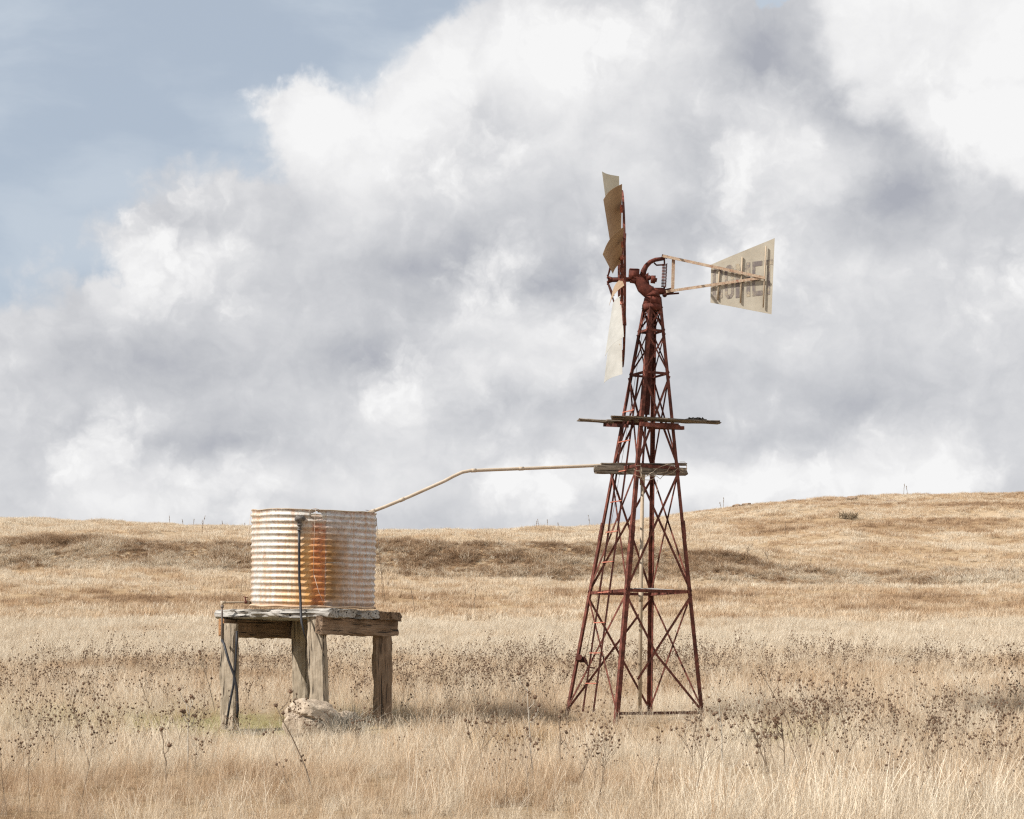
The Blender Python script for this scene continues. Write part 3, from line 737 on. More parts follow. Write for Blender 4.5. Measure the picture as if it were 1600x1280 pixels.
# wheel --------------------------------------------------------------------
wc = c0(971.5, 437); yaw = math.radians(-1.4)
ax = Vector((-math.cos(yaw), -math.sin(yaw)*1.0, -.01)).normalized()         # axis, pointing left to the hub nose
tu = Vector((0, 0, 1)); tu = (tu-ax*tu.dot(ax)).normalized(); tn = tu.cross(ax).normalized()
if tn.y > 0: tn = -tn                                                     # towards the camera
def WH(al, r, a=0): return wc+tu*(r*math.cos(al))+tn*(r*math.sin(al))+ax*a
wheel = bpy.data.objects.new('wheel', None); COL.objects.link(wheel); wheel.parent = wm; wheel.location = wc-TB; OFF[wheel.name] = wc
wheel['label'] = 'edge-on wheel with most of its sails missing'
for r, a_ in ((1.22, 0), (.62, .02)):
    m = MB(); n = 72; vs = []
    for i in range(n):
        al = 2*pi*i/n
        for (dr, da) in ((0, -.016), (.022, -.016), (.022, .016), (0, .016)): vs.append(WH(al, r+dr, a_+da))
    m.add(vs, [(i*4+q, i*4+(q+1) % 4, ((i+1) % n)*4+(q+1) % 4, ((i+1) % n)*4+q) for i in range(n) for q in range(4)])
    m.build('rim', RED, wheel)
for i in range(6):
    al = math.radians(12+60*i)
    m = MB(); m.bar(WH(al, .05, -.02), WH(al, 1.22, -.02), .028, .012, ax); m.bar(WH(al, .05, .03), WH(al, 1.22, .02), .028, .012, ax)
    m.build('spoke', RED, wheel)
m = MB(); m.tube([wc-ax*.16, wc+ax*.20], .034, 12); m.tube([wc-ax*.04, wc+ax*.05], .075, 14); m.tube([wc+ax*.12, wc+ax*.2], [.03, .055], 12)
for i in range(6): m.ball(WH(math.radians(12+60*i), .06, .2), .016, 4)
m.build('hub', CAST, wheel, True)
for al, r_, dx in ((-28, .40, .10), (25, .26, .15), (150, .3, .12), (158, .48, .09), (205, .36, .1)):
    m = MB(); m.tube([WH(math.radians(al), .05, .2), WH(math.radians(al), r_, dx)], .010, 6); m.build('stay', DARK, wheel)
def blade(al, mat, r0=.46, r1=1.50, w0=.2, w1=.42, label=None, pitch=37, jag=0):
    al = math.radians(al); be = math.radians(pitch); m = MB(); nr, nc = 16, 14; vs = []
    for s_ in (0, 1):
        for j in range(nr+1):
            t = j/nr; r = r0+(r1-r0)*t; w = w0+(w1-w0)*t
            for i in range(nc+1):
                u = i/nc; c_ = u*w
                if jag and j == nr: r = r1-.05*abs(math.sin(u*9+al))
                camber = .10*w*math.sin(pi*u)
                # chord leaves the rim (u=0) and runs forward along the axis and down
                a_ = .02+c_*math.sin(be)+camber*math.cos(be); tg = (c_-w*.5)*math.cos(be)-camber*math.sin(be)
                p = WH(al, r, a_); tv = (-tu*math.sin(al)+tn*math.cos(al))
                vs.append(p+tv*tg+ax*(.002*s_))
    q = (nr+1)*(nc+1); fs = []
    for j in range(nr):
        for i in range(nc):
            a = j*(nc+1)+i; fs.append((a, a+1, a+nc+2, a+nc+1)); fs.append((q+a, q+a+nc+1, q+a+nc+2, q+a+1))
    for i in range(nc): fs += [(i, q+i, q+i+1, i+1), (nr*(nc+1)+i, nr*(nc+1)+i+1, q+nr*(nc+1)+i+1, q+nr*(nc+1)+i)]
    for j in range(nr): a = j*(nc+1); fs += [(a, a+nc+1, q+a+nc+1, q+a), (a+nc, q+a+nc, q+a+2*nc+1, a+2*nc+1)]
    m.add(vs, fs); o = m.build('blade', mat, wheel)
    if label: o['label'] = label
    b2 = MB(); tv = (-tu*math.sin(al)+tn*math.cos(al))
    for rr in (1.16, .64): b2.bar(WH(al, rr-.05, .02)-tv*.08, WH(al, rr+.05, .02)-tv*.08, .05, .05, ax)
    b2.build('blade_clip', REDL, o)
blade(3, BLADE, label='grey topmost blade'); blade(50, BLADEB, w1=.44); blade(82, BLADEB, w1=.48, r1=1.52)
blade(110, BLADEB, w1=.34); blade(139, BLADEW, label='pale upper blade of the lower pair'); blade(168, BLADEW, label='pale lowest blade with curled tip')
pb = MB(); al_ = math.radians(168)
for (ra, rb, u0_, u1_) in ((1.02, 1.06, .1, .95), (1.28, 1.31, .0, .9)):
    tv_ = (-tu*math.sin(al_)+tn*math.cos(al_)); be_ = math.radians(37)
    q_ = []
    for (rr_, uu) in ((ra, u0_), (rb+.10, u1_), (rb+.115, u1_), (ra+.015, u0_)):
        w_ = .2+.22*(rr_-.46)/1.04; c_ = uu*w_; q_.append(WH(al_, rr_, .02+c_*math.sin(be_)+.10*w_*math.sin(pi*uu)*math.cos(be_))+tv_*((c_-w_*.5)*math.cos(be_)-.10*w_*math.sin(pi*uu)*math.sin(be_)))
    for sgn in (-.006, .006): pb.add([p_+Vector((0, sgn, 0)) for p_ in q_], [(0, 1, 2, 3)])
pb.build('patch_seam', BLADEB, wheel)
# platform ---------------------------------------------------------------
plat = bpy.data.objects.new('platform', None); COL.objects.link(plat); plat.parent = wm
pl = TW(0, 0, hy(660)); plat.location = pl-TB; OFF[plat.name] = pl
plank('plank', P(904, 656.2, D0+.28), P(1030, 663.6, D0+.28), .2, .028, WPLAT, plat, seed=21, rag=.003, endrag=.03)
plank('plank', P(956, 652.6, D0-.30), P(1124, 660.5, D0-.30), .22, .034, WPLAT, plat, seed=22, rag=.003, endrag=.03)
plank('plank', P(1030, 656.5, D0+.02), P(1106, 660, D0+.02), .14, .026, WPLAT, plat, seed=24, rag=.003, endrag=.03)
plank('plank', P(948, 657.5, D0+.05), P(1012, 659, D0+.05), .12, .026, WPLAT, plat, seed=25, rag=.003)
m = MB(); m.bar(P(945, 664, D0+.3), P(980, 665.5, D0-.42), .05, .05); m.build('bearer', DARK, plat)
m = MB(); m.bar(P(1012, 667.5, D0-.3), P(1068, 669, D0-.05), .05, .05); m.build('bearer', RED, plat)
m = MB(); m.bar(P(1000, 662.5, D0-.42), P(1062, 668, D0-.30), .05, .06); m.bar(P(960, 661, D0+.05), P(1060, 664, D0+.3), .04, .04); m.build('bearer', RED, plat)
rr = random.Random(4); m = MB(); pts = []
for i in range(60):
    t = i/59; pts.append(P(1078+24*t+rr.uniform(-3, 3), 655.5+rr.uniform(-3, 2.2), D0-.3+rr.uniform(-.08, .08)))
m.tube(pts, .010, 5); m.tube([P(1066, 657, D0-.3), P(1080, 654, D0-.3), P(1102, 657, D0-.32)], .012, 5)
tag(m.build('rope_tangle', weedmat('old_rope', (.05, .045, .04), (.2, .18, .15))), 'dark tangle of old rope lying on the right end of the wooden platform', 'rope')
# winch ------------------------------------------------------------------
wl = corner(2, hy(1031)); wn = MB(); q = P(908, 1030, wl.y-.05)
wn.bar(P(900, 1029, wl.y-.06), P(917, 1034, wl.y-.06), .05, .05); wn.tube([P(905, 1027, wl.y-.12), P(908, 1031, wl.y+.06)], .045, 10)
wn.tube([P(912, 1026, wl.y-.1), P(917, 1038, wl.y-.1)], .02, 8); wn.tube([P(916, 1037, wl.y-.1), P(921, 1043, wl.y-.1), P(930, 1044, wl.y-.1)], .011, 6)
wn.build('winch', DARK, wm)
m = MB(); m.tube([P(914, 1030, wl.y-.08), P(927, 968, D0-.15), P(960, 790, D0-.1), P(985, 640, D0-.05), P(1010, 480, D0)], .0035, 4); m.build('cable', DARK, wm)
# timber beams, plank, delivery pipe -----------------------------------------
tag(plank('timber_beam', P(931, 733.5, D0-.22), P(1073, 737.5, D0+.10), .07, .105, WPLAT, None, seed=31, rag=.004, endrag=.02), 'thick grey timber beam lashed across the tower beside the long pipe', 'beam')
tag(plank('timber_rail', P(939, 725, D0-.14), P(1072, 726, D0+.16), .07, .032, WPLAT, None, seed=32, rag=.003), 'thin grey timber lying just above the thick beam in the tower', 'beam')
tag(plank('weathered_board', P(986, 922.0, D0-.50), P(1050, 923.5, D0-.16), .16, .05, WGREY, None, seed=33, rag=.004, endrag=.03), 'short bleached board resting on the lower cross bar of the tower', 'board')
m = MB(); key = [P(1004, 733, D0-.02), P(960, 728, D0-.08), P(935, 727.4, D0-.12), P(850, 731, D0-.4), P(760, 734.5, D0-.7), P(735, 735.5, D0-.78), P(722, 738, D0-.82), P(708, 744.5, D0-.86), P(695, 751.5, D0-.9), P(640, 776, D0-1.05), P(600, 792.5, D0-1.15), P(568, 804.5, D0-1.22)]
m.tube(key, .0235, 12)
for a_, b_, t_ in ((1, 2, .3), (3, 4, .4), (4, 5, .8), (9, 10, .3), (10, 11, .55)):
    q_ = key[a_].lerp(key[b_], t_); d_ = (key[b_]-key[a_]).normalized()*.035; m.tube([q_-d_, q_+d_], .0275, 12)
tag(m.build('delivery_pipe', PIPEL, None, True), 'long pale bent pipe running from the tower down to the tank rim', 'pipe')
rr = random.Random(9); wr = MB()
for c_ in range(3):
    pts = [P(1000+rr.uniform(-2, 8), 736+rr.uniform(-3, 3), D0-.5)]
    for i in range(7): pts.append(P(1004+i*9+rr.uniform(-5, 5), 738+10*math.sin(i*.6+c_)+rr.uniform(-4, 4), D0-.45+.05*i))
    pts.append(P(1068, 733+c_*3, D0-.1)); wr.tube(pts, .005, 4)
wr.tube([P(1062, 722, D0-.2), P(1070, 722, D0-.2), P(1073, 727, D0-.2), P(1072, 735, D0-.2), P(1064, 733, D0-.25)], .005, 4)
for y0 in (733, 741):
    wr.tube([P(990, y0, D0-1.0+.0), P(996, y0+3, D0-1.0), P(1003, y0+4, D0-.9), P(1001, y0-6, D0-.85), P(994, y0-5, D0-.95)], .0045, 4)
wr.tube([P(1027, 750, D0), P(1026, 758, D0-.05), P(1028, 764, D0), P(1025, 772, D0)], .005, 4)
tag(wr.build('tie_wire', WIRE), 'loose loops of pale wire lashing the timber beam to the tower legs', 'wire')
# ------------------------------------------------------------------ tank stand
DS = 25.6; SC = Vector(((482-CX)/F*DS, DS, 0)); a1 = math.radians(-32.7)
e1 = Vector((math.cos(a1), math.sin(a1), 0)); e2 = Vector((-math.sin(a1), math.cos(a1), 0))
def SP(u, v, z): return SC+e1*u+e2*v+Vector((0, 0, z))
ZD = CAMZ+(EY-953.5)*DS/F; TH = .118
stand = thing('tank_stand', SP(0, 0, hz(SC.x, SC.y)), 'weathered timber stand of four sleeper posts and a thick plank deck', 'stand')
def post(u, v, ztop, yawdeg, mat, seed, tilt=(0, 0), w=.24, t=.12):
    b0 = SP(u, v, 0); z0 = hz(b0.x, b0.y)-.3
    y_ = math.radians(yawdeg)          # direction of the wide face normal, from the camera towards the left
    nrm = Vector((-math.sin(y_), -math.cos(y_), 0))
    return plank('leg', Vector((b0.x+tilt[0], b0.y+tilt[1], z0)), Vector((b0.x, b0.y, ztop)), t, w, mat, stand, up=Vector((-nrm.y, nrm.x, 0)), seed=seed, rag=.006, endrag=.01)
zb = ZD-TH
post(-.655, -.86, CAMZ+(EY-976)*DS/F, 33, WPOST, 41, (-.03, 0))
post(-.62, .588, zb-.002, 33, WPOST, 42, (.02, 0))
post(.70, -.68, zb-.002, 33, WPOST, 43, (.035, 0), .245, .125)
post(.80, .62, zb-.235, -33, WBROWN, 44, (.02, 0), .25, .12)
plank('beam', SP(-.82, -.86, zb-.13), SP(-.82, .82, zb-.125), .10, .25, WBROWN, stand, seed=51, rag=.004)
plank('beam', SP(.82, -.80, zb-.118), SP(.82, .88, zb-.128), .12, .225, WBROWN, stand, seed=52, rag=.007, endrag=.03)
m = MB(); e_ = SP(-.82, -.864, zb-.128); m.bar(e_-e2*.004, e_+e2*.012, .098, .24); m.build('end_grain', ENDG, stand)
nb = 7
for i in range(nb):
    v = -.82+.1171+i*(1.64/nb); du = (0, .03, -.05, .02, -.03, .0, .01)[i]; dz = (0, -.006, .004, -.012, .0, -.010, -.02)[i]
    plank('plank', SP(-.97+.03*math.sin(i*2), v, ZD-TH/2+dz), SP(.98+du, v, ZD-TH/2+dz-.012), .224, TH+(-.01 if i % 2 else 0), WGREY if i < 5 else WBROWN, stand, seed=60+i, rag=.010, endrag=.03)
# ------------------------------------------------------------------ tank
TR = .845; tcx = (488.5-CX)/F*DS; z0t = CAMZ+(EY-949.5)*DS/F+.004; HTK = (949.5-801)*DS/F
tank = thing('water_tank', (tcx, DS, z0t), 'round corrugated iron water tank with rust streaks standing on the timber stand', 'water tank')
OFF[tank.name] = Vector((tcx, DS, z0t)); tank.rotation_euler = (math.radians(2.2), math.radians(1.2), 0)
OFFT = Vector()
NA, NZ = 420, 200
ph = np.linspace(-pi, pi, NA, endpoint=False); tt = np.linspace(0, 1, NZ+1)
PH, TT = np.meshgrid(ph, tt)                       # phi 0 = towards the camera, + to the right
NC = 15.8
zz = TT*HTK
prof = np.cos(2*pi*NC*TT+.6); prof = prof+.18*(prof*prof-.5)
dent = .020*fbm(PH*1.3+4, TT*1.5, 3)+.004*fbm(PH*9, TT*9, 2)
R0 = TR+.0095*prof+dent*sstep(.1, .6, TT)
seam = .30
R0 = R0+.006*((np.sin(PH) > seam) & (np.abs(PH) < 1.6))
patch = (np.sin(PH) > .315) & (np.sin(PH) < .585) & (TT < .47) & (np.abs(PH) < 1.6)
R0 = R0+.005*patch
top = 1+.0*PH
lip = .022*fbm(PH*2.2+7, PH*0+1, 3)-.018*np.exp(-((PH-.75)/.22)**2)+.006*np.sin(PH*3)
zz = zz+lip*sstep(.85, 1, TT)
XX = R0*np.sin(PH); YY = -R0*np.cos(PH)
# colour of the sheet itself: zinc, white oxide, rust runs
s_ = np.sin(PH); front = np.abs(PH) < pi/2
n_f = fbm(PH*14, TT*26, 4); n_v = fbm(PH*34+3, TT*2.2, 4); n_s = fbm(PH*60, TT*60, 2); n_b = fbm(PH*3+8, TT*4, 3)
zinc = np.array([.52, .505, .465]); warm = np.array([.54, .475, .38]); grey = np.array([.52, .52, .54])
C = zinc+(warm-zinc)*np.clip(.35+n_b*1.4, 0, 1)[..., None]
rt = (s_ > seam)*1.0
C = C*(1-rt[..., None]*.75)+(grey*(1+.25*n_f[..., None]))*rt[..., None]*.75
C = C*(1+.16*n_f[..., None])
groove = sstep(-.2, -.95, prof)
gr_c = np.array([.36, .2, .13])
C = C*(1-groove[..., None]*.55*np.clip(.7+1.5*n_b, 0, 1)[..., None])+gr_c*(groove*.55*np.clip(.7+1.5*n_b, 0, 1))[..., None]
low = 1-TT
r1 = np.clip(sstep(-.16-.42*low, .08, s_+.10*n_v+.04*n_f)*(s_ < seam)*sstep(.97, .55, TT+.10*n_v), 0, 1)*np.abs(1)*front
org = np.array([.62, .26, .07]); dkr = np.array([.24, .07, .03]); lorg = np.array([.62, .33, .10])
wr_ = np.clip(sstep(.1, .5, n_v+.55*low-.1)*.45, 0, 1)*front
C = C*(1-wr_[..., None])+np.array([.46, .25, .11])*wr_[..., None]
C = C*(1-r1[..., None]*.9)+(lorg*(1-sstep(.0, .12, s_)[..., None])+org*sstep(.0, .12, s_)[..., None])*r1[..., None]*.9
r2 = np.clip(sstep(.05, .14, s_+.03*n_f)*(s_ < seam+.0)*sstep(.93, .8, TT)*(.55+.9*n_f+.5*groove), 0, 1)*front
C = C*(1-r2[..., None]*.85)+(dkr+(np.array([.45, .15, .06])-dkr)*np.clip(.5+n_s*1.6, 0, 1)[..., None])*(r2*.85)[..., None]
br = np.clip((s_ > seam)*sstep(.80, .36, s_+.08*n_v)*sstep(1.0, .6, TT)*sstep(-.05, .12, TT)*1.0, 0, 1)*front
C = C*(1-br[..., None])+np.array([.31, .175, .075])*(1+.6*n_f[..., None])*br[..., None]
ol = ((np.abs(s_-seam) < .008) | (patch & ((np.abs(s_-.58) < .008) | (np.abs(TT-.465) < .008))))*front*1.
C = C*(1-ol[..., None]*.6)+np.array([.5, .45, .4])*ol[..., None]*.6*(.4+.6*(n_s > 0))[..., None]
rivet = ((np.abs((s_*40) % 1-.5) > .44)*0)
spec = (fbm(PH*45, TT*50, 2) > .33)*.5
C = C*(1-spec[..., None])+np.array([.3, .16, .1])*spec[..., None]
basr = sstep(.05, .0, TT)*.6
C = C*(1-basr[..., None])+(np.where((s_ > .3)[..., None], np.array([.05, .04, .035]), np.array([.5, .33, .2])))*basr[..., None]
rimr = sstep(.975, 1.0, TT)*np.clip(.45+n_v*2, 0, 1)
hol = np.exp(-(np.sqrt(((s_-.135)/.086)**2+((TT-.945)/.036)**2)-1.05)**2/.04)*front*.8
C = C*(1-hol[..., None])+np.array([.14, .09, .06])*hol[..., None]
C = np.clip(C*(1-rimr[..., None]*.7)+np.array([.3, .12, .07])*rimr[..., None]*.7, .01, .9)
me = bpy.data.meshes.new('tank_wall')
idx = lambda j, i: j*NA+i % NA
fs = []
hx, hyz = .135, .945
for j in range(NZ):
    for i in range(NA):
        pm = ph[i]; tm = tt[j]
        if abs(pm) < 1 and ((math.sin(pm)-hx)/(.086+.012*math.sin(j*1.9)))**2+((tm-hyz)/(.036+.005*math.sin(i*1.3)))**2 < 1: continue
        fs.append((idx(j, i), idx(j, i+1), idx(j+1, i+1), idx(j+1, i)))
me.from_pydata(np.stack([XX, YY, zz], -1).reshape(-1, 3).tolist(), [], fs); me.update()
me.polygons.foreach_set('use_smooth', [True]*len(me.polygons))
ca = me.color_attributes.new('stain', 'FLOAT_COLOR', 'POINT'); ca.data.foreach_set('color', np.concatenate([C, np.ones_like(C[..., :1])], -1).ravel())
TM, nt, b = newmat('corrugated_iron'); at = nt.nodes.new('ShaderNodeAttribute'); at.attribute_name = 'stain'
co = coords(nt, (1, 1, 1)); nn = noise(nt, co, 45, 6, .75); n3 = noise(nt, co, 9, 5, .6)
c = mixc(nt, 1.0, at.outputs['Color'], ramp(nt, nn, [(.3, (.72, .7, .68)), (.6, (1, 1, 1))]), 'MULTIPLY')
nt.links.new(c, b.inputs['Base Color']); b.inputs['Roughness'].default_value = .5; b.inputs['Metallic'].default_value = .12
bump(nt, b, n3, .35, .008); me.materials.append(TM)
wall = bpy.data.objects.new('tank_wall', me); COL.objects.link(wall); wall.parent = tank
sol = wall.modifiers.new('thickness', 'SOLIDIFY'); sol.thickness = .002
def tpt(px, py, extra=0):        # tank-local point on the wall seen at a pixel
    s = (px-488.5)/(TR*F/DS); s = max(-1, min(1, s)); p = math.asin(s); r = TR+extra
    return Vector((r*math.sin(p), -r*math.cos(p), (949.5-py)*DS/F))
def tbuild(mb, name, mat, par=tank, smooth=True):
    OFF['_tmp'] = Vector(); me = bpy.data.meshes.new(name); me.from_pydata(mb.v, [], mb.f); me.update()
    if smooth: me.polygons.foreach_set('use_smooth', [True]*len(me.polygons))
    me.materials.append(mat); o = bpy.data.objects.new(name, me); COL.objects.link(o); o.parent = par; return o
m = MB(); n = 90
m.tube([Vector(((TR+.012)*math.sin(2*pi*i/n), -(TR+.012)*math.cos(2*pi*i/n), .012+.006*math.sin(i*.7))) for i in range(n+1)], .016, 6, False)
tbuild(m, 'base_rim', sheet('base_rim_iron', (.5, .38, .27), (.4, .25, .15), (.2, .08, .05), 6, .7))
m = MB(); lipf = lambda p: HTK+float((.022*fbm(np.array([p*2.2+7]), np.array([1.]), 3)-.018*np.exp(-((p-.75)/.22)**2)+.006*np.sin(p*3))[0])
m.tube([Vector(((TR+.006)*math.sin(p), -(TR+.006)*math.cos(p), lipf(p)+.002)) for p in np.linspace(-pi, pi, 200)], .0075, 6, False)
tbuild(m, 'top_rim', WIRE)
# float valve and black hose on the front
m = MB(); q = tpt(478, 818, .03)
m.tube([q+Vector((-.005, 0, .035)), q+Vector((-.005, 0, -.055))], [.028, .024], 12); m.tube([q+Vector((-.05, -.01, .025)), q+Vector((.05, .0, .02))], [.032, .036], 10)
m.ball(q+Vector((.03, .01, .018)), .045, 6, (1, .7, .8)); m.ball(q+Vector((-.035, -.01, .01)), .035, 6)
m.tube([q+Vector((-.004, 0, -.05)), q+Vector((-.003, 0, -.075))], .032, 10)
m.tube([q+Vector((-.003, 0, -.075)), q+Vector((-.003, 0, -.135))], .022, 10); m.tube([q+Vector((-.003, 0, -.12)), q+Vector((-.002, 0, -.14))], .031, 10)
valve = tbuild(m, 'valve_fitting', rusty('dark_fitting', [(.3, (.06, .055, .05)), (.5, (.13, .12, .11)), (.7, (.26, .24, .21))], 20))
m = MB(); q = tpt(477.5, 834, .035)
hp = [q, tpt(478, 860, .04), tpt(478.5, 885, .045), tpt(479.5, 910, .06), tpt(482, 935, .09), tpt(484.5, 955, .20), tpt(487, 972, .30), tpt(491.5, 994, .36)]
m.tube(hp, [.017]*6+[.015, .006], 10); tbuild(m, 'hose', BLACK)
wm_ = sheet('tie_wire_metal', (.5, .42, .34), (.4, .3, .22), (.3, .12, .08), 5, .5)
m = MB(); m.tube([tpt(501, 799, .01), tpt(500, 812, .015), tpt(499, 860, .022), tpt(499.5, 905, .03)], .0035, 4); m.tube([tpt(500, 900, .03), tpt(507, 925, .03), tpt(517, 949, .05)], .0035, 4)
m.tube([tpt(494+9*math.cos(a)+6, 806+6*math.sin(a), .012) for a in np.linspace(0, 6, 14)], .003, 4); tbuild(m, 'tie_wire', wm_)
for pts in (((391, 800), (384, 860), (377, 928)), ((585, 806), (592, 860), (599, 940)), ((586, 808), (590, 850), (602, 938))):
    m = MB(); m.tube([Vector(((x_-488.5)*DS/F, -.05, (949.5-y_)*DS/F)) for x_, y_ in pts], .0035, 4); tbuild(m, 'tie_wire', wm_)
m = MB(); m.tube([Vector(((578+rr.uniform(-9, 9)-488.5)*DS/F, -.2+rr.uniform(-.1, .1), HTK+rr.uniform(-.02, .04))) for _ in range(14)], .004, 4); tbuild(m, 'tie_wire', wm_)
# outlet tap and pipe at the left foot of the tank
ot = thing('outlet_pipe', P(348, 960, 25.25), 'rusty outlet pipe with tap and elbow at the left foot of the tank', 'pipe')
m = MB(); m.tube([P(392, 941, 25.5), P(383, 941, 25.4), P(347.5, 941.5, 25.2)], .012, 10); m.tube([P(386, 941, 25.42), P(391, 941.5, 25.48)], .027, 10)
m.tube([P(347, 939, 25.2), P(347, 948, 25.2)], .021, 10); m.tube([P(352, 941.3, 25.2), P(346, 941.3, 25.2)], .02, 10)
m.build('pipe', PIPE, ot, True)
m = MB(); m.tube([P(384, 941, 25.4), P(383.5, 934, 25.4)], .012, 8); m.bar(P(380, 932.5, 25.4), P(387, 934, 25.4), .02, .012); m.ball(P(384, 941, 25.4), .024, 6); m.build('tap', RED, ot, True)
m = MB(); m.tube([P(347.3, 946, 25.2), P(347, 960, 25.2), P(346.8, 1004, 25.2)], .013, 8); m.tube([P(347.2, 950, 25.2), P(347.2, 946, 25.2)], .022, 10); m.build('down_pipe', sheet('dull_pipe', (.2, .17, .15), (.13, .1, .09), (.2, .08, .05), 9, .5), ot, True)
dh = 24.93
m = MB(); m.tube([P(346.8, 1000, 25.1), P(350, 1006, dh+.03), P(357, 1032, dh-.02), P(366, 1056, dh-.05), P(370.5, 1080, dh-.04), P(371, 1108, dh-.02), P(370, 1122, dh)], .018, 8)
tag(m.build('water_hose', BLACK, None, True), 'black hose curving down the left front post from the outlet pipe', 'hose')
m = MB(); m.tube([P(370, 986, dh-.02), P(369.5, 1010, dh-.03), P(368, 1040, dh-.025), P(364.5, 1072, dh-.02), P(358, 1105, dh-.02), P(353, 1140, dh-.02)], .015, 8)
tag(m.build('water_hose', BLACK, None, True), 'black hose hanging straight down and crossing behind the curved hose on the post', 'hose')
# ------------------------------------------------------------------ camera, light, sky
cam = bpy.data.cameras.new('camera'); co_ = bpy.data.objects.new('camera', cam); COL.objects.link(co_)
co_.location = (0, 0, CAMZ); co_.rotation_euler = (pi/2, 0, 0); cam.sensor_width = 36; cam.lens = 36*F/1600
cam.shift_y = (EY-640)/1600; cam.clip_end = 3000; S.camera = co_
SUN = Vector((-.93, -.37, 0)).normalized(); EL = math.radians(43)
sv = Vector((SUN.x*math.cos(EL), SUN.y*math.cos(EL), math.sin(EL)))
sl = bpy.data.lights.new('sun', 'SUN'); sl.energy = 5.0; sl.angle = math.radians(.55); sl.color = (1, .955, .89)
so = bpy.data.objects.new('sun', sl); COL.objects.link(so); so.rotation_euler = sv.to_track_quat('Z', 'Y').to_euler(); so.location = (-20, 0, 30)
w = bpy.data.worlds.new('World'); S.world = w; w.use_nodes = True; w.cycles.sampling_method = 'MANUAL'; w.cycles.sample_map_resolution = 256; nt = w.node_tree; nt.nodes.clear()
out = nt.nodes.new('ShaderNodeOutputWorld'); bg = nt.nodes.new('ShaderNodeBackground'); nt.links.new(bg.outputs[0], out.inputs[0])
sky = nt.nodes.new('ShaderNodeTexSky'); sky.sky_type = 'NISHITA'; sky.sun_disc = False; sky.sun_elevation = EL; sky.sun_rotation = math.atan2(sv.x, sv.y)
sky.dust_density = 1.5; sky.ozone_density = 1.3
def MA(op, a, b_=None, c_=None, clamp=False):
    n = nt.nodes.new('ShaderNodeMath'); n.operation = op; n.use_clamp = clamp
    for i, v in enumerate((a, b_, c_)):
        if v is None: continue
        if isinstance(v, (int, float)): n.inputs[i].default_value = v
        else: nt.links.new(v, n.inputs[i])
    return n.outputs[0]
tc = nt.nodes.new('ShaderNodeTexCoord'); sx = nt.nodes.new('ShaderNodeSeparateXYZ'); nt.links.new(tc.outputs['Generated'], sx.inputs[0])
az = MA('ARCTAN2', sx.outputs[0], sx.outputs[1]); el = MA('ARCSINE', sx.outputs[2])
# angles scaled to hundreds of photo pixels
AU = MA('MULTIPLY', az, F/100); AV = MA('MULTIPLY', el, F/100)
cb = nt.nodes.new('ShaderNodeCombineXYZ'); nt.links.new(AU, cb.inputs[0]); nt.links.new(AV, cb.inputs[1])
base = cb.outputs[0]
def wnoise(sc, det, ro, off=(0, 0, 0), vec=None, color=False, stretch=(1, 1, 1)):
    mp = nt.nodes.new('ShaderNodeMapping'); mp.inputs['Location'].default_value = off; mp.inputs['Scale'].default_value = stretch
    nt.links.new(vec or base, mp.inputs[0])
    n = nt.nodes.new('ShaderNodeTexNoise'); n.inputs['Scale'].default_value = sc; n.inputs['Detail'].default_value = det; n.inputs['Roughness'].default_value = ro
    nt.links.new(mp.outputs[0], n.inputs['Vector']); return n.outputs[1 if color else 0]
def VM(op, a, b_):
    n = nt.nodes.new('ShaderNodeVectorMath'); n.operation = op
    for i, v in enumerate((a, b_)):
        if v is None: continue
        if isinstance(v, tuple): n.inputs[i].default_value = v
        else: nt.links.new(v, n.inputs[i])
    return n.outputs[0]
wa = VM('SUBTRACT', wnoise(.55, 9, .56, (3, 7, 1), None, True), (.5, .5, .5))
warp = VM('ADD', base, VM('MULTIPLY', wa, (2.3, 1.9, 0)))
wb = VM('SUBTRACT', wnoise(.3, 4, .5, (13, 2, 5), None, True), (.5, .5, .5))
warps = VM('ADD', base, VM('MULTIPLY', wb, (2.0, 1.3, 0)))
def ang(px, py):
    x = (px-CX)/F; z = (EY-py)/F; return math.atan2(x, 1)*F/100, math.asin(z/math.sqrt(1+x*x+z*z))*F/100
def blob(px, py, rx, ry, rot=0, soft=True, vec=None):
    u, v = ang(px, py)
    mp = nt.nodes.new('ShaderNodeMapping'); mp.vector_type = 'TEXTURE'
    mp.inputs['Location'].default_value = (u, v, 0); mp.inputs['Rotation'].default_value = (0, 0, math.radians(rot)); mp.inputs['Scale'].default_value = (rx/100, ry/100, 1)
    nt.links.new(vec if vec is not None else (warps if soft else warp), mp.inputs[0])
    gr = nt.nodes.new('ShaderNodeTexGradient'); gr.gradient_type = 'QUADRATIC_SPHERE' if soft else 'SPHERICAL'; nt.links.new(mp.outputs[0], gr.inputs[0])
    return gr.outputs[1]
def smooth(v, a, b_):
    n = nt.nodes.new('ShaderNodeMapRange'); n.interpolation_type = 'SMOOTHSTEP'; n.inputs[1].default_value = a; n.inputs[2].default_value = b_
    nt.links.new(v, n.inputs[0]); return n.outputs[0]
def billow(vec, off, sc=.40):
    mp = nt.nodes.new('ShaderNodeMapping'); mp.inputs['Location'].default_value = off; nt.links.new(vec, mp.inputs[0])
    n = nt.nodes.new('ShaderNodeTexVoronoi'); n.voronoi_dimensions = '2D'; n.feature = 'SMOOTH_F1'; n.normalize = True
    n.inputs['Scale'].default_value = sc; n.inputs['Detail'].default_value = 5; n.inputs['Roughness'].default_value = .545
    n.inputs['Lacunarity'].default_value = 2.1; n.inputs['Smoothness'].default_value = .35
    nt.links.new(mp.outputs[0], n.inputs['Vector']); return MA('SUBTRACT', 1.0, n.outputs['Distance'])
